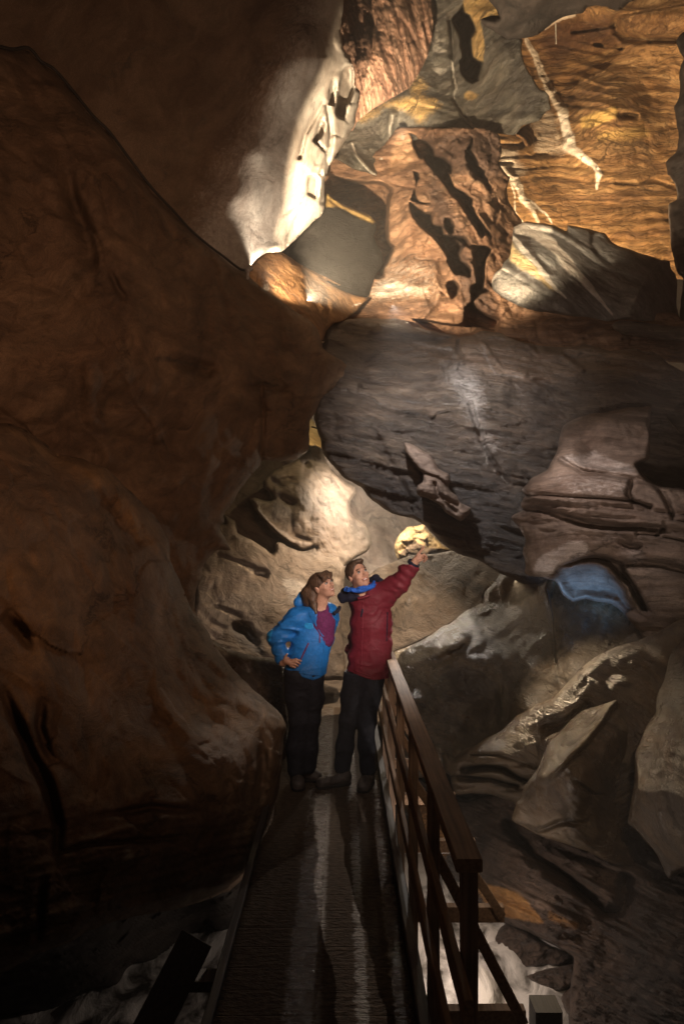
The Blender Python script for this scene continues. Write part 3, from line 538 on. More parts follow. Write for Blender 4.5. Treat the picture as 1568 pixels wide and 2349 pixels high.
# main hanging slab
DS = [(735,820),(741,790),(744,774),(751,752),(764,742),(799,733),(846,731),(900,732),(931,736),(950,748),(963,752),(984,759),(1025,767),(1048,773),(1062,772),(1085,768),(1105,758),(1150,766),(1200,786),(1250,792),(1290,797),(1340,790),(1380,800),(1400,806),(1450,800),(1500,812),(1540,838),(1600,870),(1800,940),(1800,1500),(1300,1350),(1200,1340),(1135,1308),(1100,1285),(1060,1275),(1025,1255),(985,1218),(975,1205),(945,1190),(900,1178),(850,1145),(830,1120),(805,1105),(785,1092),(760,1065),(745,1045),(738,1025),(735,1008),(727,985),(720,960),(722,935),(730,905)]
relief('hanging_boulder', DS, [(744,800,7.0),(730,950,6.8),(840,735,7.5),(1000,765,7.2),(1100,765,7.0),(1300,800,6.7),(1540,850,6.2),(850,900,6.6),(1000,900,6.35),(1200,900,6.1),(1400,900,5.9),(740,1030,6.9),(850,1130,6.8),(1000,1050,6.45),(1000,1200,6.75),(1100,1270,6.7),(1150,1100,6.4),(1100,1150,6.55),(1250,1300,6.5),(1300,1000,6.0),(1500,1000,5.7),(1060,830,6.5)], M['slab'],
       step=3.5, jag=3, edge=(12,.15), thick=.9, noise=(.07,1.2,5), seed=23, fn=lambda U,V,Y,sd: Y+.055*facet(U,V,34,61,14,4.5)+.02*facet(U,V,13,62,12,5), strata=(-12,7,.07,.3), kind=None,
       grooves=[(zz('Q4', [(535,0),(530,50),(560,70)]), 4, .10), (zz('Q4', [(590,290),(640,460),(700,560),(760,650)]), 6, .08), (zz('Q4', [(640,0),(680,60),(740,130),(840,150)]), 5, -.07), (zz('Q4', [(700,590),(850,620)]), 4, -.05), (zz('Q4', [(520,70),(470,120),(480,180)]), 5, .06),
                (zz('Q4', [(100,350),(220,560),(330,760),(400,860)]), 10, .07, 3), (zz('Q4', [(400,850),(560,900),(640,1000)]), 8, .07, 3), (zz('Q4', [(860,30),(900,60),(1010,70),(1100,130)]), 5, -.08), (zz('Q4', [(1100,10),(1250,20),(1400,60),(1480,60),(1520,100)]), 5, .14), (zz('R3', [(540,1200),(640,1215),(760,1240),(900,1290)]), 4, .05)],
       masks={'vein': [('poly', zz('Q4', [(520,90),(600,110),(640,200),(660,350),(720,500),(640,510),(600,400),(540,280),(470,150)]), 50, .5), ('line', zz('Q4', [(610,300),(640,440),(670,560)]), 4, 2, .6), ('line', zz('Q4', [(700,595),(760,650)]), 3, 2, .7), ('line', zz('Q4', [(640,20),(700,150),(820,160)]), 4, 3, .5),  # first poly paints part of the pale raking-light streak
                       ('line', zz('R3', [(830,1240),(920,1285),(1010,1320)]), 6, 5, .8), ('line', zz('Q4', [(330,0),(420,20),(500,40)]), 6, 3, .5), ('line', zz('R3', [(420,1250),(560,1275)]), 4, 4, .4)],
              'stain_glow': [('poly', zz('Q4', [(540,-20),(760,-20),(1000,60),(1100,140),(850,200),(560,130)]), 60, .5), ('poly', zz('Q4', [(1000,0),(1568,30),(1568,200),(1100,130)]), 50, .35)],
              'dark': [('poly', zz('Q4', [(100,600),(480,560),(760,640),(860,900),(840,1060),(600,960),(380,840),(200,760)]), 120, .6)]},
       label='huge dark slate-grey boulder hanging across the cave above the pointing man', cat='boulder')
D3 = zz('Q4', [(285,462),(330,475),(360,492),(385,508),(405,515),(425,550),(440,580),(470,598),(490,605),(495,640),(485,662),(500,690),(525,705),(540,735),(570,755),(592,765),(592,780),(575,800),(545,825),(500,800),(470,780),(460,760),(400,722),(345,705),(340,685),(345,660),(372,642),(370,600),(350,585),(330,560),(310,535),(290,510)])
relief('rock_fragment', D3, [(940,1030,6.3),(1000,1080,6.15),(980,1120,6.1),(1060,1180,6.25)], M['mauve'], step=2.5, jag=1.5, edge=(12,.16), thick=.25, noise=(.05,4,4), seed=24, kind=None,
       grooves=[(zz('Q4', [(375,605),(440,625),(480,660)]), 4, .08), (zz('Q4', [(425,650),(440,700),(530,750)]), 4, .08), (zz('Q4', [(360,700),(450,720),(520,780)]), 5, .06)],
       label='pale broken rock fragment stuck to the underside of the huge dark boulder', cat='rock')
D2 = zz('R6', [(610,315),(660,270),(740,235),(820,207),(900,200),(990,185),(1060,172),(1140,155),(1240,150),(1320,140),(1400,200),(1480,290),(1568,380),(2300,600),(2300,2300),(1500,2300),(1200,1900),(1090,1764),(1060,1740),(1000,1695),(900,1680),(800,1660),(740,1672),(690,1680),(630,1640),(600,1600),(575,1540),(555,1517),(470,1490),(340,1475),(315,1450),(322,1400),(320,1350),(302,1300),(305,1260),(325,1190),(300,1140),(270,1090),(225,1040),(215,1015),(240,990),(290,970),(310,955),(285,935),(290,900),(305,870),(330,850),(300,815),(295,795),(330,760),(360,720),(430,680),(500,640),(520,590),(550,540),(575,480),(590,390)])
ARC = zz('R6', [(590,1400),(680,1360),(780,1320),(860,1305),(940,1310),(1020,1335),(1080,1370),(1110,1420),(1150,1480),(1200,1560),(1260,1660),(1310,1764),(1240,1764),(1160,1640),(1130,1560),(1060,1500),(1010,1440),(970,1400),(880,1370),(780,1370),(680,1400)])
BLUE = zz('R6', [(590,1405),(680,1385),(880,1350),(970,1390),(1010,1440),(1060,1500),(1130,1560),(1160,1640),(1260,1800),(1090,1800),(1000,1700),(800,1665),(690,1685),(600,1600),(555,1517)])
relief('rock_outcrop', D2, [(1190,1180,5.6),(1200,1050,5.65),(1290,970,5.75),(1270,1060,5.4),(1400,950,5.5),(1500,930,5.6),(1350,1050,5.3),(1470,1050,5.1),(1300,1130,5.15),(1450,1150,4.95),(1200,1270,5.6),(1300,1250,5.2),(1450,1250,4.9),(1560,1200,4.7),(1240,1320,5.4),(1350,1320,5.3),(1500,1330,4.8),(1568,1400,4.6),(1320,1370,5.5),(1400,1440,5.3),(1650,1500,4.5)], M['mauve'],
       step=3, jag=2.5, edge=(14,.2), thick=.7, noise=(.05,1.6,5), seed=25, strata=(-7,6,.05,.12), kind=None,
       fn=lambda U,V,Y,sd: Y + .15*fbm(np.stack([U/300., (V-(U-1200)*.10)/15., U*0], -1), 4, 26, .6)*sstep(1125,1140,V-(U-1200)*.1)*sstep(1215,1195,V-(U-1200)*.1) + .30*sstep(8,-8,V-(1050+30*np.sin((U-1290)/90.)))*sstep(30,90,sd)*.6,
       grooves=[(zz('R6', [(340,850),(450,840),(700,860),(950,870),(1160,890),(1300,930)]), 3, .10), (zz('R6', [(330,960),(420,960),(600,1000),(800,1070),(1050,1110),(1200,1100),(1400,1110)]), 6, .14), (zz('R6', [(600,560),(700,620),(760,650),(1000,680),(1160,710),(1300,740)]), 6, .09), (zz('R6', [(300,840),(340,850)]), 5, .1), (zz('R6', [(1160,740),(1130,830),(1170,900),(1300,940)]), 6, .14),
                (zz('R6', [(1330,150),(1300,280),(1320,380),(1300,500),(1290,560),(1200,600),(1260,690),(1380,800),(1440,900),(1480,1010)]), 5, .12), (zz('R6', [(1030,1200),(1150,1250),(1250,1240)]), 5, .1, 3), (zz('R6', [(1080,1380),(1250,1370),(1400,1390),(1568,1440)]), 9, .16), (zz('R6', [(400,1110),(500,1130),(600,1120)]), 4, .06, 3),
                (zz('R6', [(1410,1060),(1400,1110),(1350,1160)]), 3, .08), (zz('R6', [(1200,1150),(1350,1160),(1568,1200)]), 4, .12)],
       pits=[(ARC, 12, .45), (BLUE, 30, .25), (zz('R6', [(1320,145),(1400,200),(1480,300),(1568,380),(1900,500),(1900,900),(1568,815),(1400,790),(1300,740),(1200,640),(1190,600),(1290,550),(1300,400),(1295,290)]), 8, 1.0)],
       masks={'vein': [('poly', zz('R6', [(390,1440),(430,1350),(560,1260),(700,1210),(800,1220),(820,1290),(680,1350),(560,1430),(500,1500),(400,1470)]), 16, .9), ('poly', zz('R6', [(600,560),(640,530),(740,530),(880,510),(980,560),(1160,620),(1180,700),(980,660),(740,620)]), 25, .6), ('poly', zz('R6', [(560,700),(800,660),(1160,740),(1120,840),(700,830)]), 60, .35),
                       ('line', zz('R6', [(300,800),(340,830),(500,845),(700,860)]), 3, 1.5, .7), ('line', zz('R6', [(280,1090),(310,1180)]), 6, 4, .7), ('line', zz('R6', [(300,1300),(330,1360)]), 6, 4, .6), ('line', zz('R6', [(850,510),(950,560),(1080,590)]), 3, 2, .6)],
              'stain_glow': [('poly', zz('R6', [(650,300),(1300,160),(1280,540),(1150,560),(900,500),(620,520)]), 60, .0), ('poly', zz('R6', [(1090,1300),(1200,1280),(1250,1330),(1180,1380)]), 30, .7)]},
       label='pinkish grey layered rock outcrop with a bluish hollow, right of the hanging boulder', cat='rock outcrop')
# --- back cavern seen under the hanging boulder
relief('cave_wall', [(380,900),(1500,900),(1500,1500),(1300,1800),(380,1900)], [(500,1100,9.6),(700,1100,10.4),(900,1150,12),(1050,1250,11.5),(700,1400,9.5),(900,1400,10.5),(1100,1350,9.8),(1100,1500,9),(700,1700,8.6),(900,1600,9)], M['hall'],
       step=4, jag=0, edge=(1,0), thick=.3, noise=(.14,.8,5), seed=41)
HA = zz('R5', [(1060,-20),(1075,50),(1110,110),(1130,180),(1160,240),(1160,300),(1180,380),(1260,480),(1330,540),(1400,575),(1415,630),(1385,670),(1368,720),(1375,780),(1400,815),(1450,850),(1500,890),(1535,960),(1540,1030),(1500,1090),(1400,1150),(1330,1210),(1250,1320),(1150,1372),(1000,1372),(1050,1120),(1110,1060),(1080,1050),(990,1080),(880,1010),(780,950),(720,890),(640,780),(590,700),(585,680),(620,665),(690,685),(750,683),(772,672),(760,640),(720,620),(692,580),(693,530),(735,490),(780,452),(830,435),(830,420),(900,400),(960,360),(1035,305),(1050,250),(1055,100)])
relief('cave_wall', HA, [(700, 960, 9.4), (740, 1020, 9.4), (620, 1080, 8.8), (600, 1130, 8.6), (700, 1110, 8.7), (760, 1100, 9.1), (810, 1120, 9.5), (650, 1200, 8.5), (760, 1200, 8.7), (840, 1230, 9.4), (720, 1260, 8.5), (780, 1330, 8.5)], M['hall'], step=3, jag=2, edge=(12,.2), thick=.35, noise=(.09,1.6,5), seed=42,
       grooves=[(zz('R5', [(730,500),(780,540),(850,590)]), 6, .13, 3), (zz('R5', [(780,640),(850,670),(900,700),(960,730)]), 8, .13, 3), (zz('R5', [(790,530),(880,525),(960,510)]), 6, .09, 3), (zz('R5', [(1000,410),(1070,400)]), 6, .12, 3), (zz('R5', [(880,950),(1000,990),(1090,1010)]), 6, .10, 3), (zz('R5', [(1050,270),(1110,265),(1160,260)]), 3, .1), (zz('R5', [(640,770),(740,870),(820,950),(900,1010)]), 5, -.1)],
       masks={'stain_glow': [('poly', zz('R5', [(640,690),(900,690),(950,800),(800,850),(700,800)]), 40, .5)], 'dark': [('poly', zz('R5', [(730,500),(780,540),(850,590),(780,570)]), 10, .4)]})
relief('boulder', zz('R5', [(1060,40),(1080,55),(1110,110),(1128,180),(1162,240),(1150,285),(1100,260),(1050,262),(1040,150)]), [(715,985,8.9),(740,1020,8.8)], M['yellow'], step=2, jag=1, edge=(6,.08), thick=.3, noise=(.04,3,3), seed=43, kind=None,
       label='small bright yellow rock in the narrow gap left of the hanging boulder', cat='rock')
HB = zz('R5', [(330,860),(345,868),(390,870),(380,800),(430,830),(470,850),(480,890),(490,940),(600,1000),(700,1060),(765,1105),(785,1080),(785,1030),(800,1010),(850,1025),(880,1050),(990,1090),(1060,1080),(1100,1060),(1120,1110),(1200,1130),(1280,1130),(1300,1180),(1330,1210),(1300,1700),(1300,2100),(60,2100),(150,1500),(150,1150)])
relief('cave_wall', HB, [(505, 1210, 8.4), (560, 1230, 8.2), (640, 1270, 8.1), (700, 1290, 8.2), (780, 1300, 8.5), (480, 1330, 7.8), (600, 1380, 7.6), (700, 1400, 7.9), (560, 1500, 7.3), (700, 1550, 7.6), (480, 1450, 7.3)], M['hall'], step=3, jag=2, edge=(12,.2), thick=.4, noise=(.06,1.1,5), seed=44, strata=(-40,4,.03,.5),
       grooves=[(zz('R5', [(580,1270),(680,1260),(740,1290)]), 7, .15, 3), (zz('Q3', [(970,1210),(1060,1240),(1110,1260)]), 4, .12, 3), (zz('Q3', [(1050,1300),(1130,1330),(1190,1400)]), 12, .2, 3), (zz('R5', [(320,1110),(520,1180),(700,1250)]), 5, .05, 3)],
       masks={'stain_glow': [('poly', zz('Q3', [(1300,1090),(1400,1110),(1420,1200),(1340,1200)]), 20, .8)], 'vein': [('line', zz('Q3', [(1090,1020),(1150,1060),(1220,1060)]), 4, 3, .4), ('line', zz('Q3', [(950,1150),(1010,1230),(1110,1300),(1200,1330)]), 3, 2, .3)],
              'dark': [('poly', zz('Q3', [(1050,1300),(1130,1310),(1200,1390),(1200,1440),(1100,1390)]), 20, .8)]})
# bright yellow rock beyond the hand
YB = zz('Q4', [(238,942),(250,905),(270,878),(290,860),(300,850),(340,846),(378,836),(386,852),(410,880),(440,912),(470,940),(505,960),(450,966),(400,972),(410,985),(340,980),(300,975),(290,1000),(258,1006),(245,975)])
relief('boulder', YB, [(910,1260,10.2),(950,1220,10.2),(1000,1250,10.0)], M['yellow'], step=2, jag=1.5, edge=(10,.2), thick=.4, noise=(.10,2.2,5), seed=45, kind=None,
       fn=lambda U,V,Y,sd: Y+.12*facet(U,V,16,46,20,1.5),
       masks={'dark': [('poly', zz('Q4', [(250,1010),(262,985),(285,955),(300,925),(330,905),(350,925),(400,945),(470,952),(400,980),(330,990)]), 5, .75)]},  # shadowed middle of the rock painted dark
       label='brightly lit yellow rock in the distance just beyond the pointing hand', cat='rock')
HC = zz('Q4', [(300,985),(420,975),(505,960),(560,980),(640,1000),(690,1030),(735,1055),(700,1110),(660,1140),(645,1200),(600,1240),(500,1290),(400,1350),(300,1400),(230,1430),(100,1500),(100,1100)])
relief('cave_wall', HC, [(900,1290,9.4),(1000,1270,9.2),(1100,1290,8.6),(900,1400,9.0),(1050,1400,8.4),(900,1500,8.6)], M['hall'], step=4, jag=2, edge=(6,.02), thick=.4, noise=(.07,.9,4), seed=46,
       masks={'vein': [('line', zz('Q4', [(730,1065),(690,1110),(655,1150)]), 2, 2, .6)]})
# ridge with wet crest, and the dark wall below it
E4 = zz('Q4', [(225,1438),(260,1415),(300,1400),(350,1378),(400,1352),(450,1315),(500,1290),(560,1240),(600,1220),(645,1192),(655,1150),(700,1100),(735,1058),(800,1050),(1300,1100),(1600,1300),(1500,1700),(1100,1900),(700,1950),(350,2000),(230,2000),(215,1600)])
relief('cave_wall', E4, [(900,1500,7.4),(980,1450,7.3),(1050,1420,7.3),(1105,1385,7.5),(950,1530,7.0),(1050,1480,6.8),(950,1620,6.6),(1150,1330,7.2),(1250,1400,6.4),(1150,1500,6.5),(1300,1500,6.0),(1100,1620,6.4),(1200,1600,6.0),(1000,1700,6.4),(1400,1450,5.6)], M['wet'], step=3.5, jag=2, edge=(12,.15), thick=.4, noise=(.10,1.2,5), seed=47,
       grooves=[(zz('Q4', [(980,1100),(950,1200),(970,1400),(990,1520)]), 3, .05), (zz('Q4', [(300,1480),(450,1470),(550,1410),(640,1330)]), 12, .12, 3), (zz('Q4', [(780,1200),(850,1150),(900,1140)]), 8, .1, 3)],
       masks={'stain_glow': [('poly', zz('Q4', [(230,1430),(400,1350),(560,1240),(645,1200),(640,1240),(560,1330),(480,1410),(350,1470),(280,1480)]), 14, 1)], 'dark': [('poly', zz('Q4', [(640,1250),(900,1150),(1500,1300),(1300,1700),(700,1900),(300,1900),(300,1560),(560,1440)]), 120, .45)]})
# rounded wet rocks, lower right
F1 = zz('Q6', [(455,322),(480,318),(510,345),(560,305),(600,285),(660,250),(730,220),(760,190),(800,150),(840,130),(890,95),(950,75),(975,50),(1000,30),(1040,-10),(1060,-28),(1120,-90),(1180,-130),(1250,-165),(1350,-195),(1450,-240),(1568,-320),(2100,-600),(2100,500),(1300,700),(830,620),(800,560),(690,515),(600,505),(530,512),(505,480),(495,430),(470,400)])
relief('rock_mound', F1, [(1030,1740,6.0),(1100,1690,5.8),(1200,1630,5.5),(1300,1560,5.3),(1400,1500,5.0),(1560,1420,4.6),(1150,1750,5.4),(1250,1700,5.2),(1060,1790,5.7),(1150,1820,5.6),(1400,1600,4.9)], M['wet'], step=3.5, jag=1.5, edge=(16,.2), thick=.5, noise=(.05,1.1,5), seed=51, kind=None,
       fn=lambda U,V,Y,sd: Y + .12*fbm(np.stack([U/250., (V+((U-1110)/60.)**2*3)/13., U*0], -1), 3, 52, .6)*sstep(1745,1775,V),
       grooves=[(zz('Q6', [(560,400),(650,385),(740,395),(820,440),(860,450)]), 8, .28), (zz('Q6', [(540,440),(680,440),(800,470)]), 7, .18), (zz('Q6', [(590,330),(720,330),(890,390)]), 2.5, .05), (zz('Q6', [(940,210),(1040,170),(1120,110)]), 10, .12)],
       masks={'stain_glow': [('poly', zz('Q6', [(760,230),(870,190),(900,230),(840,300),(740,310)]), 40, .55)]},
       label='smooth olive brown rock mound with a layered undercut, right of the railing', cat='rock')
F2 = zz('Q6', [(1235,80),(1190,92),(1150,105),(1100,120),(1060,155),(1030,190),(990,230),(955,255),(940,290),(925,330),(895,390),(865,435),(835,470),(828,495),(820,530),(800,550),(785,590),(780,630),(850,670),(950,715),(1100,765),(1230,825),(1350,850),(1450,800),(1500,300),(1420,100),(1400,0),(1320,20)])
relief('rock_mound', F2, [(1395,1610,4.9),(1330,1640,5.0),(1300,1700,4.7),(1270,1700,4.9),(1220,1790,4.8),(1200,1850,4.9),(1300,1780,4.45),(1400,1700,4.6),(1350,1850,4.5),(1400,1940,4.6),(1450,1800,5.0),(1180,1890,5.0)], M['wet'], step=3, jag=2, edge=(12,.18), thick=.5, noise=(.06,1.6,5), seed=53, kind=None, strata=(-35,5,.04,.3),
       grooves=[(zz('Q6', [(1240,90),(1180,180),(1110,265),(1040,330),(980,400),(930,440)]), 9, -.14), (zz('Q6', [(800,640),(900,680),(1000,640),(1150,640)]), 6, .12, 3), (zz('Q6', [(1050,440),(1150,510),(1230,520)]), 3, .08, 3)],
       masks={'stain_glow': [('line', zz('Q6', [(1220,95),(1110,265),(960,430)]), 9, 5, .7)]},
       label='pointed wet brown rock mound with a glistening crest, front of the smooth mound', cat='rock')
F3 = zz('Q6', [(2200,-500),(1800,-300),(1568,-200),(1510,-150),(1490,-80),(1470,-10),(1440,60),(1435,140),(1415,165),(1380,230),(1350,290),(1332,330),(1340,400),(1335,480),(1320,560),(1310,640),(1345,670),(1370,700),(1410,750),(1450,800),(1475,860),(1500,900),(1568,870),(2200,950)])
relief('rock_mound', F3, [(1510,1560,4.5),(1490,1650,4.4),(1568,1550,4.1),(1450,1740,4.3),(1540,1700,3.9),(1568,1850,3.7),(1450,1880,4.2),(1530,2000,4.0),(1800,1700,3.4)], M['wet'], step=3.5, jag=2, edge=(16,.2), thick=.5, noise=(.07,1.2,5), seed=54, kind=None, strata=(-30,5,.05,.3),
       masks={'vein': [('poly', zz('Q6', [(1490,-50),(1568,-100),(1568,100),(1500,80)]), 30, .3)]},
       label='tall brown rock bulge at the right edge of the photo', cat='rock')
G1 = zz('Q6', [(250,330),(300,380),(480,520),(560,540),(640,520),(760,500),(820,480),(1568,700),(2200,900),(2200,2200),(1080,2200),(1040,1540),(1040,1440),(1060,1260),(1000,1220),(870,1150),(760,1110),(740,1100),(700,1060),(620,1040),(560,1000),(525,960),(480,900),(440,840),(380,740),(300,600),(270,540),(240,520),(225,430)])
relief('river_bed', G1, [(920,1780,7.2),(950,1880,6.6),(1000,1960,6.3),(1050,2060,5.8),(1100,2050,5.6),(1150,2110,5.2),(1080,1890,6.3),(1200,1960,5.3),(1230,2080,4.8),(1310,2200,4.4),(1310,2320,4.1),(1400,2150,4.3),(1400,2000,4.7),(1568,2000,4.4),(1568,2200,3.8),(1450,2349,3.6),(1700,2349,3.2)], M['bed'], step=3, jag=3, edge=(8,.12), thick=.3,
       noise=(.08,1.4,4), seed=55, strata=(25,4,.10,.25),
       fn=lambda U,V,Y,sd: Y + .12*fbm(np.stack([(U*.9+V*.45)/150., (V*.9-U*.45)/17., U*0], -1), 4, 56, .65)*(.4+.6*sstep(0,20,sd)),
       grooves=[(zz('Q6', [(760,640),(880,800),(1040,900),(1100,960),(1200,1050),(1290,1050),(1300,900)]), 14, .3), (zz('Q6', [(620,930),(750,1000),(900,1050)]), 4, .06)],
       masks={'stain_glow': [('poly', zz('Q6', [(600,900),(700,930),(800,960),(870,1030),(920,1100),(830,1090),(740,1070),(650,1000)]), 12, .95), ('poly', zz('Q6', [(240,330),(420,560),(500,760),(440,830),(250,520)]), 20, .7), ('poly', zz('Q6', [(950,1040),(1090,1110),(1070,1130),(950,1090)]), 14, .5)],  # first poly paints the orange lamp glow on the ledge
              'dark': [('poly', zz('Q6', [(1290,900),(1568,800),(1568,1564),(1300,1564),(1250,1200)]), 100, .35)]})
for k, (pp, cc, lab) in enumerate([
    (zz('Q6', [(648,1215),(655,1180),(690,1150),(720,1120),(760,1098),(810,1120),(870,1150),(930,1190),(1000,1220),(1060,1255),(1040,1290),(1000,1305),(900,1310),(830,1320),(780,1333),(735,1315),(700,1290),(670,1255)]), [(1120,2170,5.1),(1200,2160,4.9),(1180,2210,4.8),(1300,2200,4.7)], 'rounded dark boulder in the river at the foot of the orange lit ledge'),
    (zz('Q6', [(798,1345),(830,1330),(870,1322),(950,1305),(1010,1300),(1060,1290),(1100,1370),(1060,1400),(1015,1420),(985,1440),(950,1450),(915,1438),(880,1425),(840,1400),(825,1375)]), [(1200,2240,4.7),(1280,2240,4.5),(1320,2250,4.4)], 'dark angular boulder at the river edge, second down from the orange ledge'),
    (zz('Q6', [(1005,1440),(1040,1400),(1080,1380),(1200,1390),(1350,1480),(1500,1700),(1080,1700),(1060,1560),(1035,1530),(1012,1500)]), [(1310,2290,4.2),(1400,2320,3.9),(1450,2390,3.6)], 'black boulder at the bottom of the photo right of the square timber stub')]):
    relief('river_boulder', pp, cc, M['bed'], step=3, jag=2.5, edge=(14,.22), thick=.5, noise=(.10,3,5), seed=57+k, kind=None, label=lab, cat='boulder')
# ------------------------------------------------------------------ small mesh builders
def obj(name, verts, faces, mat, parent=None, smooth=False, loc=None):
    me = bpy.data.meshes.new(name); v = np.array(verts, float)
    org = np.array(loc if loc is not None else (v.min(0)+v.max(0))/2)
    me.from_pydata((v-org).tolist(), [], [list(map(int, f)) for f in faces]); me.materials.append(mat)
    if smooth: me.polygons.foreach_set('use_smooth', np.ones(len(me.polygons), bool))
    me.update()
    o = bpy.data.objects.new(name, me); C.objects.link(o); o.location = org
    if parent is not None:
        o.parent = parent; w = Vector(parent.location)
        if parent.parent: w += parent.parent.location
        if parent.parent and parent.parent.parent: w += parent.parent.parent.location
        o.location = Vector(org)-w
    return o
def empty(name, loc, label, cat, group=None):
    o = bpy.data.objects.new(name, None); C.objects.link(o); o.location = loc; o['label'] = label; o['category'] = cat
    o.empty_display_size = .1
    if group: o['group'] = group
    return o
def beam(name, a, b, w, h, mat, parent=None, up=(0,0,1), seed=0, bev=.004):
    """a sawn timber from a to b, section w (sideways) x h, slightly uneven and with bevelled edges"""
    a, b = Vector(a), Vector(b); d = (b-a).normalized(); up = Vector(up)
    s = d.cross(up).normalized(); t = s.cross(d).normalized()
    n = max(2, int((b-a).length/.12)); R = random.Random(seed); vs = []; fs = []
    prof = [(-w/2+bev,-h/2),(w/2-bev,-h/2),(w/2,-h/2+bev),(w/2,h/2-bev),(w/2-bev,h/2),(-w/2+bev,h/2),(-w/2,h/2-bev),(-w/2,-h/2+bev)]
    L = (b-a).length
    for k in range(n+1):
        c = a+d*(L*k/n); jx = R.uniform(-1,1)*.0012; jy = R.uniform(-1,1)*.0012
        for x, y in prof: vs.append(tuple(c+s*(x+jx)+t*(y+jy)))
    for k in range(n):
        for j in range(8):
            fs.append((k*8+j, k*8+(j+1)%8, (k+1)*8+(j+1)%8, (k+1)*8+j))
    fs.append(tuple(range(7,-1,-1))); fs.append(tuple(range(n*8, n*8+8)))
    return obj(name, vs, fs, mat, parent)
def tube(name, pts, r, mat, parent=None, seg=8, r2=None):
    P = [Vector(p) for p in pts]
    # resample smoothly
    Q = []
    for k in range(len(P)-1):
        p0, p1, p2, p3 = P[max(k-1,0)], P[k], P[k+1], P[min(k+2,len(P)-1)]
        for j in range(6):
            t = j/6; Q.append(.5*((2*p1)+(-p0+p2)*t+(2*p0-5*p1+4*p2-p3)*t*t+(-p0+3*p1-3*p2+p3)*t**3))
    Q.append(P[-1]); vs = []; fs = []; n = len(Q)
    for k, q in enumerate(Q):
        d = (Q[min(k+1,n-1)]-Q[max(k-1,0)]).normalized(); s = d.cross(Vector((0.02,-1,.03))).normalized(); t = s.cross(d)
        rr = r if r2 is None else r+(r2-r)*k/(n-1)
        for j in range(seg):
            a = 2*math.pi*j/seg; vs.append(tuple(q+s*math.cos(a)*rr+t*math.sin(a)*rr))
    for k in range(n-1):
        for j in range(seg): fs.append((k*seg+j, k*seg+(j+1)%seg, (k+1)*seg+(j+1)%seg, (k+1)*seg+j))
    fs.append(tuple(range(seg-1,-1,-1))); fs.append(tuple(range((n-1)*seg, n*seg)))
    return obj(name, vs, fs, mat, parent, True)

# ------------------------------------------------------------------ timber and deck materials
def wood(name, c1, c2, rough=.55, spec=.4, axis='Y'):
    m, nt, b = newmat(name); N = nt.nodes; L = nt.links
    tc = N.new('ShaderNodeTexCoord'); v = N.new('ShaderNodeVectorMath'); v.operation = 'MULTIPLY'
    v.inputs[1].default_value = {'Y':(30,1.2,30),'Z':(30,30,1.2)}[axis]
    L.new(tc.outputs['Object'], v.inputs[0])
    n = N.new('ShaderNodeTexNoise'); n.inputs['Scale'].default_value = 2.2; n.inputs['Detail'].default_value = 7; n.inputs['Distortion'].default_value = .6; L.new(v.outputs[0], n.inputs['Vector'])
    n2 = N.new('ShaderNodeTexNoise'); n2.inputs['Scale'].default_value = 4; n2.inputs['Detail'].default_value = 5; L.new(tc.outputs['Object'], n2.inputs['Vector'])
    r = N.new('ShaderNodeValToRGB'); r.color_ramp.elements[0].position = .35; r.color_ramp.elements[1].position = .65
    r.color_ramp.elements[0].color = (*c1, 1); r.color_ramp.elements[1].color = (*c2, 1); L.new(n.outputs['Fac'], r.inputs['Fac'])
    mx = N.new('ShaderNodeMix'); mx.data_type = 'RGBA'; mx.blend_type = 'MULTIPLY'; mx.inputs['Factor'].default_value = .6
    r2 = N.new('ShaderNodeValToRGB'); r2.color_ramp.elements[0].position = .35; r2.color_ramp.elements[0].color = (.45,.42,.4,1); r2.color_ramp.elements[1].position = .6
    L.new(n2.outputs['Fac'], r2.inputs['Fac']); L.new(r.outputs['Color'], mx.inputs[6]); L.new(r2.outputs['Color'], mx.inputs[7])
    L.new(mx.outputs[2], b.inputs['Base Color']); b.inputs['Roughness'].default_value = rough; b.inputs['Specular IOR Level'].default_value = spec
    bp = N.new('ShaderNodeBump'); bp.inputs['Strength'].default_value = .5; bp.inputs['Distance'].default_value = .004
    L.new(n.outputs['Fac'], bp.inputs['Height']); L.new(bp.outputs[0], b.inputs['Normal'])
    return m
M['wood'] = wood('weathered_wet_timber', (.20,.125,.078), (.40,.26,.165), rough=.7, spec=.25)
M['woodz'] = wood('weathered_post_timber', (.18,.115,.075), (.34,.225,.15), axis='Z')
M['darkwood'] = wood('dark_wet_timber', (.035,.026,.022), (.07,.052,.042))

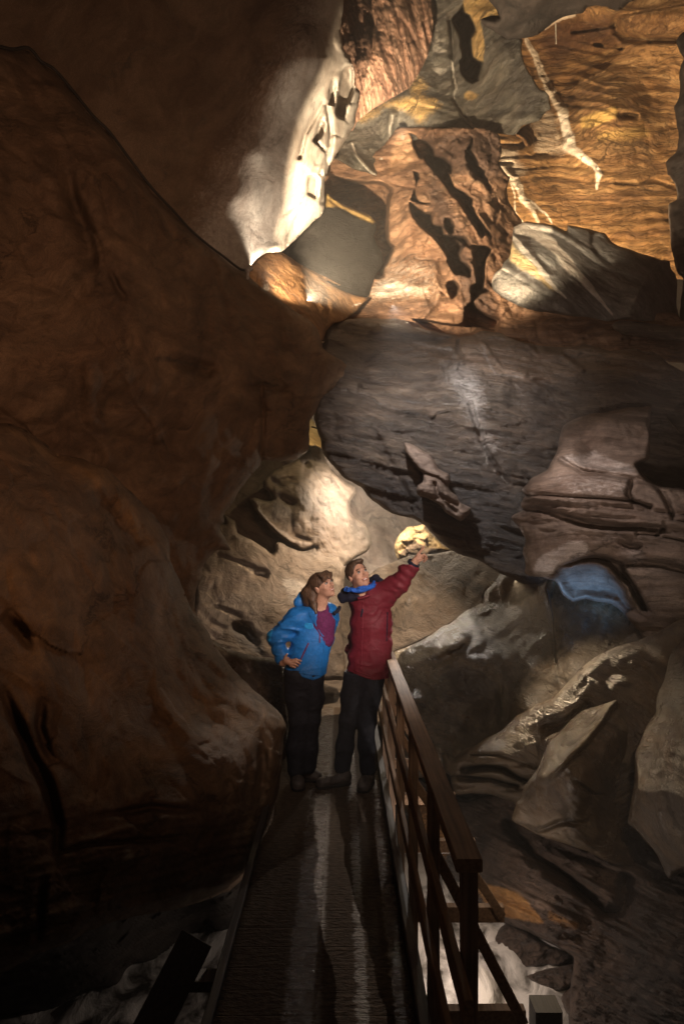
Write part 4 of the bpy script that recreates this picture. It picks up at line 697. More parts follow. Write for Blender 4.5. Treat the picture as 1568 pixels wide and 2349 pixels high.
def deck_mat():
    m, nt, b = newmat('wet_walkway_matting'); N = nt.nodes; L = nt.links
    g = N.new('ShaderNodeNewGeometry'); sp = N.new('ShaderNodeSeparateXYZ'); L.new(g.outputs['Position'], sp.inputs[0])
    wn = N.new('ShaderNodeTexNoise'); wn.inputs['Scale'].default_value = 5; wn.inputs['Detail'].default_value = 6; wn.inputs['Roughness'].default_value = .7
    st = N.new('ShaderNodeVectorMath'); st.operation = 'MULTIPLY'; st.inputs[1].default_value = (2, 5, 1)
    L.new(g.outputs['Position'], st.inputs[0]); L.new(st.outputs[0], wn.inputs['Vector'])
    def math_(op, a, bb=None, c=None):
        q = N.new('ShaderNodeMath'); q.operation = op
        for i, x in enumerate((a, bb, c)):
            if x is None: continue
            if isinstance(x, (int, float)): q.inputs[i].default_value = x
            else: L.new(x, q.inputs[i])
        return q.outputs[0]
    def mr(src, a, bb, c=0, d=1):
        q = N.new('ShaderNodeMapRange'); q.inputs[1].default_value = a; q.inputs[2].default_value = bb; q.inputs[3].default_value = c; q.inputs[4].default_value = d
        L.new(src, q.inputs[0]); return q.outputs[0]
    x = math_('ADD', sp.outputs['X'], mr(wn.outputs['Fac'], .3, .7, -.022, .022))
    def strip(c, w, k):
        d = math_('ABSOLUTE', math_('SUBTRACT', x, c)); return math_('MULTIPLY', mr(d, w, w*.72, 0, 1), k)
    s = math_('MAXIMUM', math_('MAXIMUM', strip(-.165, .085, .85), strip(.085, .03, .7)), strip(.262, .045, 1.0))
    fine = N.new('ShaderNodeTexNoise'); fine.inputs['Scale'].default_value = 1; fine.inputs['Detail'].default_value = 5; fine.inputs['Roughness'].default_value = .6
    f1 = N.new('ShaderNodeVectorMath'); f1.operation = 'MULTIPLY'; f1.inputs[1].default_value = (22, 48, 30); L.new(g.outputs['Position'], f1.inputs[0]); L.new(f1.outputs[0], fine.inputs['Vector'])
    brk = mr(wn.outputs['Fac'], .36, .52, .25, 1)
    s2 = math_('MULTIPLY', s, brk)
    L.new(mr(s2, 0, 1, .72, .13), b.inputs['Roughness'])
    L.new(mr(s2, 0, 1, .10, 1.0), b.inputs['Specular IOR Level'])
    r = N.new('ShaderNodeValToRGB'); r.color_ramp.elements[0].position = .3; r.color_ramp.elements[1].position = .75
    r.color_ramp.elements[0].color = (.040,.027,.018,1); r.color_ramp.elements[1].color = (.11,.076,.05,1); L.new(fine.outputs['Fac'], r.inputs['Fac'])
    L.new(r.outputs['Color'], b.inputs['Base Color'])
    # plank seams across
    wv = math_('ABSOLUTE', math_('SUBTRACT', math_('FRACT', math_('MULTIPLY', sp.outputs['Y'], 1/.145)), .5))
    seam = mr(wv, .46, .495, 0, 1)
    h = math_('SUBTRACT', math_('MULTIPLY', fine.outputs['Fac'], .8), math_('MULTIPLY', seam, .15))
    bp = N.new('ShaderNodeBump'); bp.inputs['Strength'].default_value = 1.0; bp.inputs['Distance'].default_value = .028
    L.new(h, bp.inputs['Height']); L.new(bp.outputs[0], b.inputs['Normal'])
    return m
HAZE = .010
M['deck'] = deck_mat()
def water_mat():
    m, nt, b = newmat('foaming_river_water'); N = nt.nodes; L = nt.links
    tc = N.new('ShaderNodeTexCoord'); v = N.new('ShaderNodeVectorMath'); v.operation = 'MULTIPLY'; v.inputs[1].default_value = (1, .5, 1); L.new(tc.outputs['Object'], v.inputs[0])
    n = N.new('ShaderNodeTexNoise'); n.inputs['Scale'].default_value = 4.2; n.inputs['Detail'].default_value = 7; n.inputs['Roughness'].default_value = .62; n.inputs['Distortion'].default_value = .7; L.new(v.outputs[0], n.inputs['Vector'])
    r = N.new('ShaderNodeValToRGB'); e = r.color_ramp.elements; e[0].position = .40; e[0].color = (.07,.06,.05,1); e[1].position = .58; e[1].color = (.80,.74,.68,1); L.new(n.outputs['Fac'], r.inputs['Fac'])
    L.new(r.outputs['Color'], b.inputs['Base Color']); b.inputs['Roughness'].default_value = .35; b.inputs['Specular IOR Level'].default_value = .5
    bp = N.new('ShaderNodeBump'); bp.inputs['Strength'].default_value = .5; bp.inputs['Distance'].default_value = .06; L.new(n.outputs['Fac'], bp.inputs['Height']); L.new(bp.outputs[0], b.inputs['Normal'])
    return m
M['water'] = water_mat()
# ------------------------------------------------------------------ river
xs, ys = np.linspace(-5, 5, 160), np.linspace(1.5, 11, 150)
X, Yg = np.meshgrid(xs, ys); P3 = np.stack([X, Yg, X*0], -1)
Zg = -1.3+.10*fbm(P3*np.array([1.4,.8,1]), 4, 77)+.05*fbm(P3*np.array([4,2,1]), 3, 78, .6, True)
vid = np.arange(X.size).reshape(X.shape)
o = obj('river_water', np.stack([X, Yg, Zg], -1).reshape(-1,3), np.stack([vid[:-1,:-1], vid[:-1,1:], vid[1:,1:], vid[1:,:-1]], -1).reshape(-1,4), M['water'], None, True)
o['kind'] = 'structure'
o = obj('river_bed', [(-9,0,-1.75),(9,0,-1.75),(9,14,-1.75),(-9,14,-1.75)], [(0,1,2,3)], M['dark']); o['kind'] = 'structure'
# brown trodden ground beyond the walkway's far end
X, Yg = np.meshgrid(np.linspace(-3.5, 2.0, 90), np.linspace(6.9, 12.5, 90)); P3 = np.stack([X, Yg, X*0], -1)
Zg = -.1+.10*fbm(P3*1.2, 5, 81)+.25*sstep(1.2,3.2,np.abs(X+.4))
vid = np.arange(X.size).reshape(X.shape)
o = obj('cave_floor', np.stack([X, Yg, Zg], -1).reshape(-1,3), np.stack([vid[:-1,:-1], vid[:-1,1:], vid[1:,1:], vid[1:,:-1]], -1).reshape(-1,4), M['hall'], None, True)
o['kind'] = 'structure'

# ------------------------------------------------------------------ footbridge
XL, XR = -.524, .30
bridge = empty('footbridge', (0, 4, -.12), 'narrow wet wooden footbridge with shiny worn strips leading to the two people', 'footbridge')
def deck_mesh():
    xs = np.linspace(XL, XR, 24); ys = np.arange(.6, 7.2, .03)
    X, Yy = np.meshgrid(xs, ys); Z = .003*fbm(np.stack([X*5, Yy*5, X*0], -1), 3, 5)
    v = np.stack([X, Yy, Z], -1).reshape(-1,3); i = np.arange(X.size).reshape(X.shape)
    f = np.stack([i[:-1,:-1], i[:-1,1:], i[1:,1:], i[1:,:-1]], -1).reshape(-1,4).tolist()
    n = len(v); lo = v.copy(); lo[:,2] = -.045
    rimi = list(i[0,:])+list(i[1:,-1])+list(i[-1,-2::-1])+list(i[-2:0:-1,0])
    vv = np.concatenate([v, lo[rimi]]); m = len(rimi)
    for k in range(m): f.append((rimi[k], n+k, n+(k+1)%m, rimi[(k+1)%m]))
    f.append([n+k for k in range(m)][::-1])
    return vv, f
vv, ff = deck_mesh(); obj('deck', vv, ff, M['deck'], bridge, True)
beam('kerb', (XR+.028, .6, .01), (XR+.028, 7.2, .01), .05, .12, M['darkwood'], bridge, seed=1)
beam('kerb', (XL-.022, .6, -.01), (XL-.022, 7.2, -.01), .04, .075, M['darkwood'], bridge, seed=2)
beam('side_beam', (XL-.03, .6, -.17), (XL-.03, 7.2, -.17), .07, .22, M['darkwood'], bridge, seed=3)
beam('side_beam', (XR+.02, .6, -.17), (XR+.02, 7.2, -.17), .07, .22, M['darkwood'], bridge, seed=4)
# left outrigger and its sloping plank seen black against the foam
beam('cross_beam', (XL-.05, 3.0, -.13), (-.72, 3.0, -.13), .10, .05, M['darkwood'], bridge, seed=5)
beam('strut', w1(452, 2152, 3.0), w1(285, 2480, 2.7), .16, .06, M['darkwood'], bridge, up=(0,-1,.2), seed=6)
# ------------------------------------------------------------------ railing
rail = empty('wooden_railing', (.39, 3.8, 0), 'wooden handrail with posts and sloping braces along the right side of the footbridge', 'railing')
beam('handrail', (.388, 1.93, .98), (.388, 6.6, .98), .082, .042, M['wood'], rail, seed=11)
for z_, s_ in ((.66, 12), (.33, 13)):
    beam('rail', (.352, 1.60 if z_ < .5 else 1.75, z_), (.352, 6.6, z_), .026, .085, M['wood'], rail, seed=s_)
for k, yy in enumerate((1.96, 2.72, 3.48, 4.24, 5.0, 5.76)):
    beam('post', (.392, yy, -1.25 if k < 3 else -.6), (.392, yy, .958), .05, .05, M['woodz'], rail, up=(0,1,0), seed=20+k)
    if k:
        e = .90 if k > 1 else .80
        beam('cross_beam', (.25, yy+.055, -.13), (e, yy+.055, -.13), .05, .085, M['wood'], rail, seed=30+k)
        beam('brace', (e-.02, yy+.01, -.12), (.40, yy+.01, .62), .045, .03, M['wood'], rail, up=(0,1,0), seed=40+k)
o = beam('timber_stub', w1(1250, 2302, 3.2), w1(1250, 2460, 3.2), .135, .12, M['darkwood'], None, up=(0,1,0), seed=50)
o['label'] = 'dark square timber stub standing in the foam at the bottom edge'; o['category'] = 'timber post'

# ------------------------------------------------------------------ cables, lamp fitting, straw stalactite
M['cable'] = plain('black_cable_rubber', (.02,.018,.016), .6, .3)
M['palecable'] = plain('pale_cable_sleeve', (.45,.40,.32), .5, .4)
M['white_metal'] = plain('lamp_housing_metal', (.35,.34,.32), .4, .5)
fB2 = tps([(-200,100,3.2),(0,150,3.9),(0,600,3.7),(0,950,3.9),(200,400,4.2),(300,800,4.4),(250,1000,4.7),(430,560,5.0),(570,640,5.7),(500,800,5.3),(640,760,5.9),(735,790,6.4),(815,858,6.9),(700,1000,6.4),(620,950,6.0),
        (590,900,5.7),(500,1000,5.5),(450,1200,5.6),(520,1230,6.1),(450,1400,5.9),(350,1200,5.2),(300,1500,5.2),(0,1700,4.8),(500,1700,6),(700,870,6.2)])
cp = [(-60,95),(0,108),(30,114),(60,110),(75,118),(95,142),(125,160),(165,206),(215,268),(250,302),(300,369),(350,434),(400,487),(435,526),(475,561),(515,591),(543,613),(556,620),(568,621)]
o = tube('power_cable', [w1(u, v-1, float(fB2(np.array(u*1.0), np.array(v*1.0)))+.06) for u, v in cp], .011, M['cable'])
o['label'] = 'long black cable sagging along the crease of the dark left cave wall'; o['category'] = 'cable'
c4 = [w1((784+x*.5), 783.5+y*.5, 6.05) for x, y in [(940,1130),(950,1180),(962,1240),(968,1300),(972,1380),(975,1440),(990,1500),(1000,1540)]]
o = tube('hanging_cable', c4, .006, M['cable']); o['label'] = 'thin dark cable hanging down the rock wall below the hanging boulder'; o['category'] = 'cable'
o = tube('short_cable', [w1(715, 979, 7.1), w1(722, 981, 7.15), w1(730, 984, 7.2)], .008, M['cable']); o['label'] = 'short black cable bridging the small yellow lit gap in the rock'; o['category'] = 'cable'
o = tube('straw_stalactite', [w1(1273.5, 54, 8.7), w1(1274, 75, 8.7), w1(1274.5, 101, 8.7)], .010, M['palecable'], r2=.005); o['label'] = 'thin pale straw stalactite hanging in front of the golden wall'; o['category'] = 'stalactite'
lamp = empty('cave_lamp', w1(569, 640, 5.62), 'small cave lamp fitting on the rock edge under the bright white overhang', 'lamp')
tube('bracket', [w1(568, 640, 5.6), w1(568.5, 630, 5.6), w1(569, 622, 5.6)], .012, M['white_metal'], lamp)
tube('lamp_head', [w1(566, 621, 5.6), w1(570, 618, 5.62), w1(574, 614.5, 5.64)], .02, M['white_metal'], lamp, 12, .028)

# ------------------------------------------------------------------ lights: cave lamps, plus added fill, wash and rake spots
def point(name, u, v, Y, power, col, r=.05):
    l = bpy.data.lights.new(name, 'POINT'); l.energy = power; l.color = col; l.shadow_soft_size = r
    o = bpy.data.objects.new(name, l); C.objects.link(o); o.location = w1(u, v, Y); return o
def spot(name, a, b, power, col, ang, blend=.5, r=.05):
    l = bpy.data.lights.new(name, 'SPOT'); l.energy = power; l.color = col; l.shadow_soft_size = r
    l.spot_size = math.radians(ang); l.spot_blend = blend
    o = bpy.data.objects.new(name, l); C.objects.link(o); o.location = Vector(a)
    o.rotation_euler = (Vector(b)-Vector(a)).to_track_quat('-Z', 'Y').to_euler(); return o
wd = bpy.data.worlds.new('World'); SC.world = wd; wd.use_nodes = True
bg = wd.node_tree.nodes['Background']; bg.inputs['Color'].default_value = (.55,.38,.30,1); bg.inputs['Strength'].default_value = .03
WARM = (1.0,.78,.52); WHITE = (1.0,.88,.74)
spot('cave_lamp_light', w1(612, 650, 6.25), w1(660, 380, 6.3), 90, (1,.84,.66), 125, .5, .04)
spot('side_accent_light', w1(603, 668, 6.45), w1(1100, 330, 9.0), 500, WARM, 82, .5, .03)  # extra accent spot added beside the cave lamp
spot('upper_wall_fill_light', w1(705, 690, 5.0), w1(1090, 290, 9.0), 3400, WARM, 62, .4, 0)  # added spot in open air, no fitting, brightens the upper walls
spot('pink_wall_fill_light', w1(925, 320, 7.6), w1(845, 90, 8.9), 520, (1,.80,.58), 80, .8, 0)  # added mid-air spot for the pink wall, unseen by the camera
spot('wall_lamp_light', w1(1190, 795, 8.8), w1(1350, 330, 10.4), 2300, (1,.70,.40), 125, .4, .03)
spot('gap_lamp_light', w1(848, 1100, 8.7), w1(750, 1200, 9.3), 230, (1,.86,.70), 120, .6, .04)
spot('ridge_accent_light', w1(975, 1190, 9.0), w1(975, 1465, 7.3), 130, (1,.90,.80), 40, .8, .02)  # spot added to bring out the wet ridge highlights
point('crack_lamp_light', 733, 975, 8.2, 22, (1,.80,.45), 0)
spot('mist_fill_light', w1(860, 1130, 9.6), w1(868, 1180, 13), 420, (1,.88,.76), 140, .6, .02)  # added to brighten the back wall where the mist glows
spot('slope_fill_light', (.9, 1.0, 2.6), w1(1340, 1780, 5.0), 150, (1,.74,.50), 50, 1, .15)
spot('hall_fill_light', w1(900, 1120, 7.9), w1(760, 1440, 8.3), 380, (1,.76,.52), 118, .7, 0)  # unseen spot added to brighten the hall
spot('floor_wash_light', (.0, 2.2, 2.9), (-.1, 5.0, .2), 60, (1,.84,.72), 40, 1, .15)
spot('deck_streak_light', (-.1, 8.3, 2.7), (-.16, 3.2, 0), 330, (1,.82,.66), 22, .8, 0)  # unseen spot added for the left deck streak
spot('deck_streak_light', (.62, 7.6, 2.25), (.27, 3.2, 0), 50, (1,.90,.80), 20, .8, 0)  # second added spot, for the right deck streak
point('far_lamp_light', 960, 1180, 9.6, 55, (1,.86,.66), .05)
point('river_lamp_light', 1010, 2050, 4.6, 18, (1,.84,.72), .05)
spot('river_side_light', w1(520, 1960, 5.4), w1(250, 2300, 4.4), 420, (1,.88,.80), 90, .5, .04)  # hidden spot added to light the foam on the left
spot('deck_glint_light', (.56, 5.25, 1.45), (.27, 3.3, 0), 26, (1,.92,.84), 50, .7, 0)  # added mid-air spot for glints on the right deck strip
spot('torch_light', (1.35, 1.4, 2.7), (.05, 5.0, 1.55), 520, (1,.86,.78), 20, .6, .08)
spot('blue_torch_light', w1(1300, 1500, 4.7), w1(1350, 1340, 5.8), 85, (.18,.44,.85), 48, 1, .04)
spot('slab_rake_light', w1(900, 700, 4.9), w1(1010, 980, 6.5), 340, (.97,.90,.86), 90, 1, 0)
spot('outcrop_rake_light', w1(1180, 880, 4.7), w1(1380, 1150, 5.3), 60, (1,.84,.76), 75, 1, 0)
spot('outcrop_light', (.6, 1.2, 1.0), w1(1360, 1060, 5.4), 230, (1,.78,.64), 32, .9, .1)
spot('lower_rock_light', w1(1180, 1330, 6.2), w1(1330, 1750, 5.0), 120, (1,.74,.46), 80, .9, 0)
spot('wall_wash_light', (.8, .4, 2.4), (-1.3, 5, 3.6), 270, (1,.56,.34), 95, 1, .3)
# mist from the waterfall hanging in the cave air
m, nt, b = newmat('cave_mist'); nt.nodes.remove(b)
pv = nt.nodes.new('ShaderNodeVolumePrincipled'); pv.inputs['Density'].default_value = HAZE; pv.inputs['Color'].default_value = (.85,.82,.78,1); pv.inputs['Anisotropy'].default_value = .3
nt.links.new(pv.outputs[0], nt.nodes['Material Output'].inputs['Volume'])
hz = [(x, y, z) for x in (-40,40) for y in (-3,32) for z in (-30,34)]
o = obj('haze', hz, [(0,1,3,2),(4,6,7,5),(0,4,5,1),(2,3,7,6),(0,2,6,4),(1,5,7,3)], m); o['kind'] = 'stuff'
# ------------------------------------------------------------------ people: one blended distance field per body / garment, meshed by surface nets
YP = 5.0
def P(zx, zy, d=0, ):
    Y = YP+d/1000.0
    return np.array(w1(573.5+zx*.2926, 1233+zy*.2926, Y))
def ncap(p, a, b, ra, rb, sq=1.0):
    """tapered capsule; sq < 1 flattens it front to back"""
    q = p.copy(); a = np.array(a, float); b = np.array(b, float)
    if sq != 1.0:
        q = q.copy(); m = (a[1]+b[1])/2; q[:,1] = (q[:,1]-m)/sq+m; a = a.copy(); b = b.copy(); a[1] = (a[1]-m)/sq+m; b[1] = (b[1]-m)/sq+m
    ab = b-a; t = np.clip(((q-a)@ab)/(ab@ab+1e-12), 0, 1)
    return np.linalg.norm(q-a-t[:,None]*ab, axis=1)-(ra+(rb-ra)*t)
def nell(p, c, r, M3=None):
    q = p-np.array(c)
    if M3 is not None: q = q@M3
    r = np.array(r); k0 = np.linalg.norm(q/r, axis=1); k1 = np.linalg.norm(q/(r*r), axis=1)+1e-9
    return k0*(k0-1)/k1
def smin(a, b, k):
    h = np.clip(.5+.5*(b-a)/k, 0, 1); return b+(a-b)*h-k*h*(1-h)
def smax(a, b, k): return -smin(-a, -b, k)
def chain(p, pts, rs, k=.03, sq=1.0):
    d = None
    for i in range(len(pts)-1):
        e = ncap(p, pts[i], pts[i+1], rs[i], rs[i+1], sq); d = e if d is None else smin(d, e, k)
    return d
def polygonise(name, f, lo, hi, res, mat, parent, smooth=True):
    lo = np.array(lo); hi = np.array(hi); B = 8
    n = np.ceil((hi-lo)/res/B).astype(int)
    # coarse pass
    cx = [lo[k]+(np.arange(n[k])*B+B/2)*res for k in range(3)]
    G = np.stack(np.meshgrid(*cx, indexing='ij'), -1).reshape(-1,3)
    dc = f(G).reshape(n)
    near = np.abs(dc) < B*res*1.25
    D = np.repeat(np.repeat(np.repeat(np.where(dc > 0, 1.0, -1.0), B, 0), B, 1), B, 2)
    idx = np.argwhere(near); o = np.arange(B)
    off = np.stack(np.meshgrid(o, o, o, indexing='ij'), -1).reshape(-1,3)
    I = (idx[:,None,:]*B+off[None]).reshape(-1,3)
    D[I[:,0], I[:,1], I[:,2]] = f(lo+I*res)
    D[0] = D[-1] = 1; D[:,0] = D[:,-1] = 1; D[:,:,0] = D[:,:,-1] = 1
    s = D < 0
    cnt = np.zeros(np.array(D.shape)-1); acc = np.zeros(cnt.shape+(3,))
    cor = [(i,j,k) for i in (0,1) for j in (0,1) for k in (0,1)]
    N0, N1, N2 = cnt.shape
    sl = lambda c: D[c[0]:c[0]+N0, c[1]:c[1]+N1, c[2]:c[2]+N2]
    for a in cor:
        for ax in range(3):
            if a[ax]: continue
            b = list(a); b[ax] = 1
            va, vb = sl(a), sl(b); m = (va < 0) != (vb < 0)
            t = np.where(m, va/(va-vb+1e-20), 0)
            cnt += m
            for q in range(3):
                acc[...,q] += np.where(m, a[q]+(t if q == ax else 0), 0)
    on = cnt > 0; vid = -np.ones(cnt.shape, int); vid[on] = np.arange(on.sum())
    ij = np.argwhere(on); v = lo+(ij+acc[on]/cnt[on][:,None])*res
    faces = []
    for ax in range(3):
        o1, o2 = [(1,2),(2,0),(0,1)][ax]
        sa = [slice(0,-1)]*3; sb = list(sa); sb[ax] = slice(1,None)
        for q in (o1, o2): sa[q] = slice(1,-1); sb[q] = slice(1,-1)
        sa[ax] = slice(0, -1); A, Bv = s[tuple(sa)], s[tuple(sb)]
        for flip in (0,1):
            m = (A & ~Bv) if not flip else (~A & Bv)
            e = np.argwhere(m); 
            e[:,o1] += 1; e[:,o2] += 1
            def g(d1, d2):
                c = e.copy(); c[:,o1] -= d1; c[:,o2] -= d2; return vid[c[:,0], c[:,1], c[:,2]]
            qd = np.stack([g(1,1), g(0,1), g(0,0), g(1,0)], -1)
            if flip: qd = qd[:,::-1]
            faces.append(qd)
    Fq = np.concatenate(faces); Fq = Fq[(Fq >= 0).all(1)]
    o = obj(name, v, Fq.tolist(), mat, parent, smooth)
    return o

M['skin'] = plain('warm_skin', (.52,.29,.20), .5, .35, .15, 90, .10)
M['lips'] = plain('lips_skin', (.42,.15,.12), .4, .4)
M['teeth'] = plain('teeth_enamel', (.75,.72,.66), .3, .5)
M['eyewhite'] = plain('eye_white', (.38,.36,.34), .2, .5, var=.03)
M['iris'] = plain('dark_iris', (.03,.022,.018), .15, .6, var=.1)
M['crimson'] = plain('crimson_shell_fabric', (.14,.011,.022), .62, .3, .35, 45, .12)
M['navy'] = plain('navy_lining_fabric', (.012,.014,.030), .7, .25, .3, 60)
M['bluecloth'] = plain('bright_blue_knit', (.02,.11,.50), .7, .25, .3, 60)
M['blue'] = plain('azure_shell_fabric', (.012,.15,.46), .55, .35, .35, 45, .12)
M['lightblue'] = plain('light_azure_fabric', (.02,.27,.62), .55, .35, .3, 45, .08)
M['plum'] = plain('plum_knit', (.13,.022,.09), .75, .2, .3, 60)
M['zip'] = plain('dark_red_zip', (.16,.012,.05), .5, .4)
M['trouser'] = plain('black_trouser_fabric', (.022,.024,.034), .75, .22, .35, 35, .3)
M['boot'] = plain('dark_leather', (.065,.052,.046), .55, .35, .5, 30, .4)
M['sole'] = plain('boot_sole_rubber', (.02,.016,.015), .8, .2)
def hair_mat(name, c1, c2):
    m, nt, b = newmat(name); N = nt.nodes; L = nt.links
    tc = N.new('ShaderNodeTexCoord'); v = N.new('ShaderNodeVectorMath'); v.operation = 'MULTIPLY'; v.inputs[1].default_value = (120, 90, 14); L.new(tc.outputs['Object'], v.inputs[0])
    n = N.new('ShaderNodeTexNoise'); n.inputs['Scale'].default_value = 1; n.inputs['Detail'].default_value = 4; n.inputs['Distortion'].default_value = .4; L.new(v.outputs[0], n.inputs['Vector'])
    r = N.new('ShaderNodeValToRGB'); r.color_ramp.elements[0].position = .35; r.color_ramp.elements[1].position = .65; r.color_ramp.elements[0].color = (*c1,1); r.color_ramp.elements[1].color = (*c2,1)
    L.new(n.outputs['Fac'], r.inputs['Fac']); L.new(r.outputs['Color'], b.inputs['Base Color']); b.inputs['Roughness'].default_value = .45; b.inputs['Specular IOR Level'].default_value = .4
    bp = N.new('ShaderNodeBump'); bp.inputs['Strength'].default_value = .8; bp.inputs['Distance'].default_value = .006; L.new(n.outputs['Fac'], bp.inputs['Height']); L.new(bp.outputs[0], b.inputs['Normal'])
    return m
M['hairm'] = hair_mat('short_brown_hair', (.035,.022,.015), (.13,.08,.05))
M['hairw'] = hair_mat('long_brown_hair', (.03,.017,.011), (.15,.085,.05))

class Head:
    def __init__(s, c, f, up, k=1.0):
        f = np.array(f, float); f /= np.linalg.norm(f); up = np.array(up, float); up -= f*(up@f); up /= np.linalg.norm(up)
        s.c = np.array(c); s.f = f; s.u = up; s.s = np.cross(f, up); s.k = k/1000.0
        s.M = np.stack([s.s, f, up], 1)
    def p(s, a, b, c): return s.c+(s.s*a+s.f*b+s.u*c)*s.k
    def E(s, p, c, r): return nell(p, s.p(*c), np.array(r)*s.k, s.M)
    def K(s, p, a, b, ra, rb): return ncap(p, s.p(*a), s.p(*b), ra*s.k, rb*s.k)
    def local(s, p): return ((p-s.c)@s.M)/s.k
    def sdf(s, p, fem=False):
        k = s.k
        d = s.E(p, (0,-14,26), (74,93,86))
        d = smin(d, s.E(p, (0,24,-22), (60,64,82)), 25*k)
        d = smin(d, s.E(p, (0,34,-72), (44 if fem else 49, 42, 34 if fem else 38)), 22*k)
        d = smin(d, s.E(p, (0,66,-98), (17,14,13)), 16*k)
        for q in (-1,1):
            d = smin(d, s.E(p, (q*40,58,-22), (20,20,18)), 18*k)
            d = smin(d, s.E(p, (q*75,-6,-12), (7,17,29)), 5*k)
            d = smax(d, -s.E(p, (q*30,95,8), (17,15,10)), 8*k)
        d = smin(d, s.K(p, (-30,80,25), (30,80,25), 8, 8), 12*k)
        d = smin(d, s.K(p, (0,82,14), (0,104,-24), 6, 10), 8*k)
        d = smin(d, s.K(p, (-11,90,-30), (11,90,-30), 8, 8), 7*k)
        d = smax(d, -s.E(p, (0,97,-58), (23,14,7)), 5*k)
        d = smin(d, s.K(p, (-17,80,-67), (17,80,-67), 6, 6), 5*k)
        return d
    def bounds(s, m=.16): return s.c-m, s.c+m

def ball(name, c, r, mat, parent, M3=None, seg=16):
    vs = []; fs = []; r = np.array(r if hasattr(r, '__len__') else (r,r,r), float); M3 = np.eye(3) if M3 is None else M3
    for i in range(seg//2+1):
        for j in range(seg):
            t = math.pi*i/(seg//2); a = 2*math.pi*j/seg
            vs.append(np.array(c)+M3@(r*np.array([math.sin(t)*math.cos(a), math.sin(t)*math.sin(a), math.cos(t)])))
    for i in range(seg//2):
        for j in range(seg): fs.append((i*seg+j, (i+1)*seg+j, (i+1)*seg+(j+1)%seg, i*seg+(j+1)%seg))
    return obj(name, vs, fs, mat, parent, True)
def face_parts(H, parent, gaze, brow):
    for q in (-1,1):
        e = ball('eye', H.p(q*30,76.5,8), 12.0*H.k, M['eyewhite'], parent)
        g = np.array(gaze, float); g /= np.linalg.norm(g)
        ball('iris', H.p(q*30,77,8)+g*6.6*H.k, 7.6*H.k, M['iris'], e).location
        tube('eyebrow', [H.p(q*14,93,25), H.p(q*28,93,31), H.p(q*45,80,26)], 3.4*H.k, brow, parent)
        tube('eyelid', [H.p(q*18,88,13), H.p(q*30,92,19), H.p(q*43,82,12)], 2.2*H.k, brow, parent)
    ball('teeth', H.p(0,85,-57), np.array((19,6,4.6))*H.k, M['teeth'], parent, H.M)
    tube('lip', [H.p(-25,78,-52), H.p(-12,90,-51), H.p(0,93,-52), H.p(12,90,-51), H.p(25,78,-52)], 3*H.k, M['lips'], parent)
    tube('lip', [H.p(-24,78,-54), H.p(-11,88,-63), H.p(0,91,-65), H.p(11,88,-63), H.p(24,78,-54)], 3.4*H.k, M['lips'], parent)
def folds(p, amp, sx=6, sz=14, seed=0):
    return amp*fbm(p*np.array([sx, sx, sz]), 3, seed, .55, True)

def crease(p, seed):
    """sharp-edged fabric creases running along wandering lines"""
    q = p+.05*np.stack([fbm(p*5, 2, seed+1), fbm(p*5+7, 2, seed+2), fbm(p*5+3, 2, seed+3)], -1)
    a = vnoise(q*np.array([7,7,19])+seed, seed); b = vnoise((q@np.array([[.8,0,.6],[0,1,0],[-.6,0,.8]]))*np.array([24,10,8]), seed+4)
    return .011*(1-np.abs(a)*2.2)*np.clip(vnoise(p*4, seed+5)+.6, 0, 1)+.008*(1-np.abs(b)*2.2)*np.clip(vnoise(p*5+9, seed+6)+.3, 0, 1)
# ---------------- man
man = empty('person', (float(P(850,1900)[0]), YP, 0), 'person in a crimson jacket and black trousers, pointing up and right', 'person', 'people standing on the footbridge')
HM = Head(P(843,292,-20), (.42,-.84,.30), (-.33,.1,.93), 1.0)
nb = P(865,455,35)
def hand_m(p):
    d = ncap(p, P(1278,208,-150), P(1300,180,-155), .029, .027)
    d = smin(d, ncap(p, P(1300,182,-156), P(1322,152,-160), .027, .024), .015)
    d = smin(d, ncap(p, P(1308,160,-140), P(1334,168,-158), .022, .020), .012)
    fing = [((1312,140,-166),(1334,108,-176),(1358,72,-182),.0125,.0095),]
    for a, b, c, r1, r2 in fing: d = smin(d, chain(p, [P(*a), P(*b), P(*c)], [r1, .009, r2], .004), .006)
    for (a, b, c, e) in (((1330,148,-166),(1364,134,-172),(1380,152,-172),(1366,172,-170)), ((1336,158,-150),(1366,148,-150),(1382,166,-152),(1364,182,-154)), ((1336,170,-136),(1360,164,-134),(1374,178,-138),(1358,190,-142))):
        d = smin(d, chain(p, [P(*a), P(*b), P(*c), P(*e)], [.0095,.0092,.0088,.0078], .003), .003)
    d = smin(d, chain(p, [P(1302,176,-172), P(1326,182,-186), P(1350,172,-188)], [.014,.0105,.0088], .004), .008)
    return d
def body_m(p):
    d = HM.sdf(p)
    d = smin(d, ncap(p, HM.p(0,-18,-62), nb, .056, .064), .02)
    d = smin(d, ncap(p, P(850,480,40), P(1040,480,30), .07, .07), .05)
    d = smin(d, chain(p, [P(945,540,30), P(940,850,30), P(925,1040,20)], [.12,.115,.13], .06, .7), .05)
    d = smin(d, chain(p, [P(1050,455,10), P(1175,360,-70), P(1282,205,-148)], [.06,.045,.029], .02), .03)
    d = smin(d, chain(p, [P(850,500,50), P(840,720,130), P(790,880,190)], [.055,.042,.03], .02), .03)
    d = smin(d, chain(p, [P(830,1080,20), P(775,1430,0), P(722,1830,30)], [.085,.058,.042], .03), .04)
    d = smin(d, chain(p, [P(955,1080,10), P(910,1430,-20), P(922,1830,10)], [.085,.058,.042], .03), .04)
    return smin(d, hand_m(p), .008)
polygonise('body', body_m, (-.16,4.7,0.02), (.68,5.3,1.96), .0045, M['skin'], man)
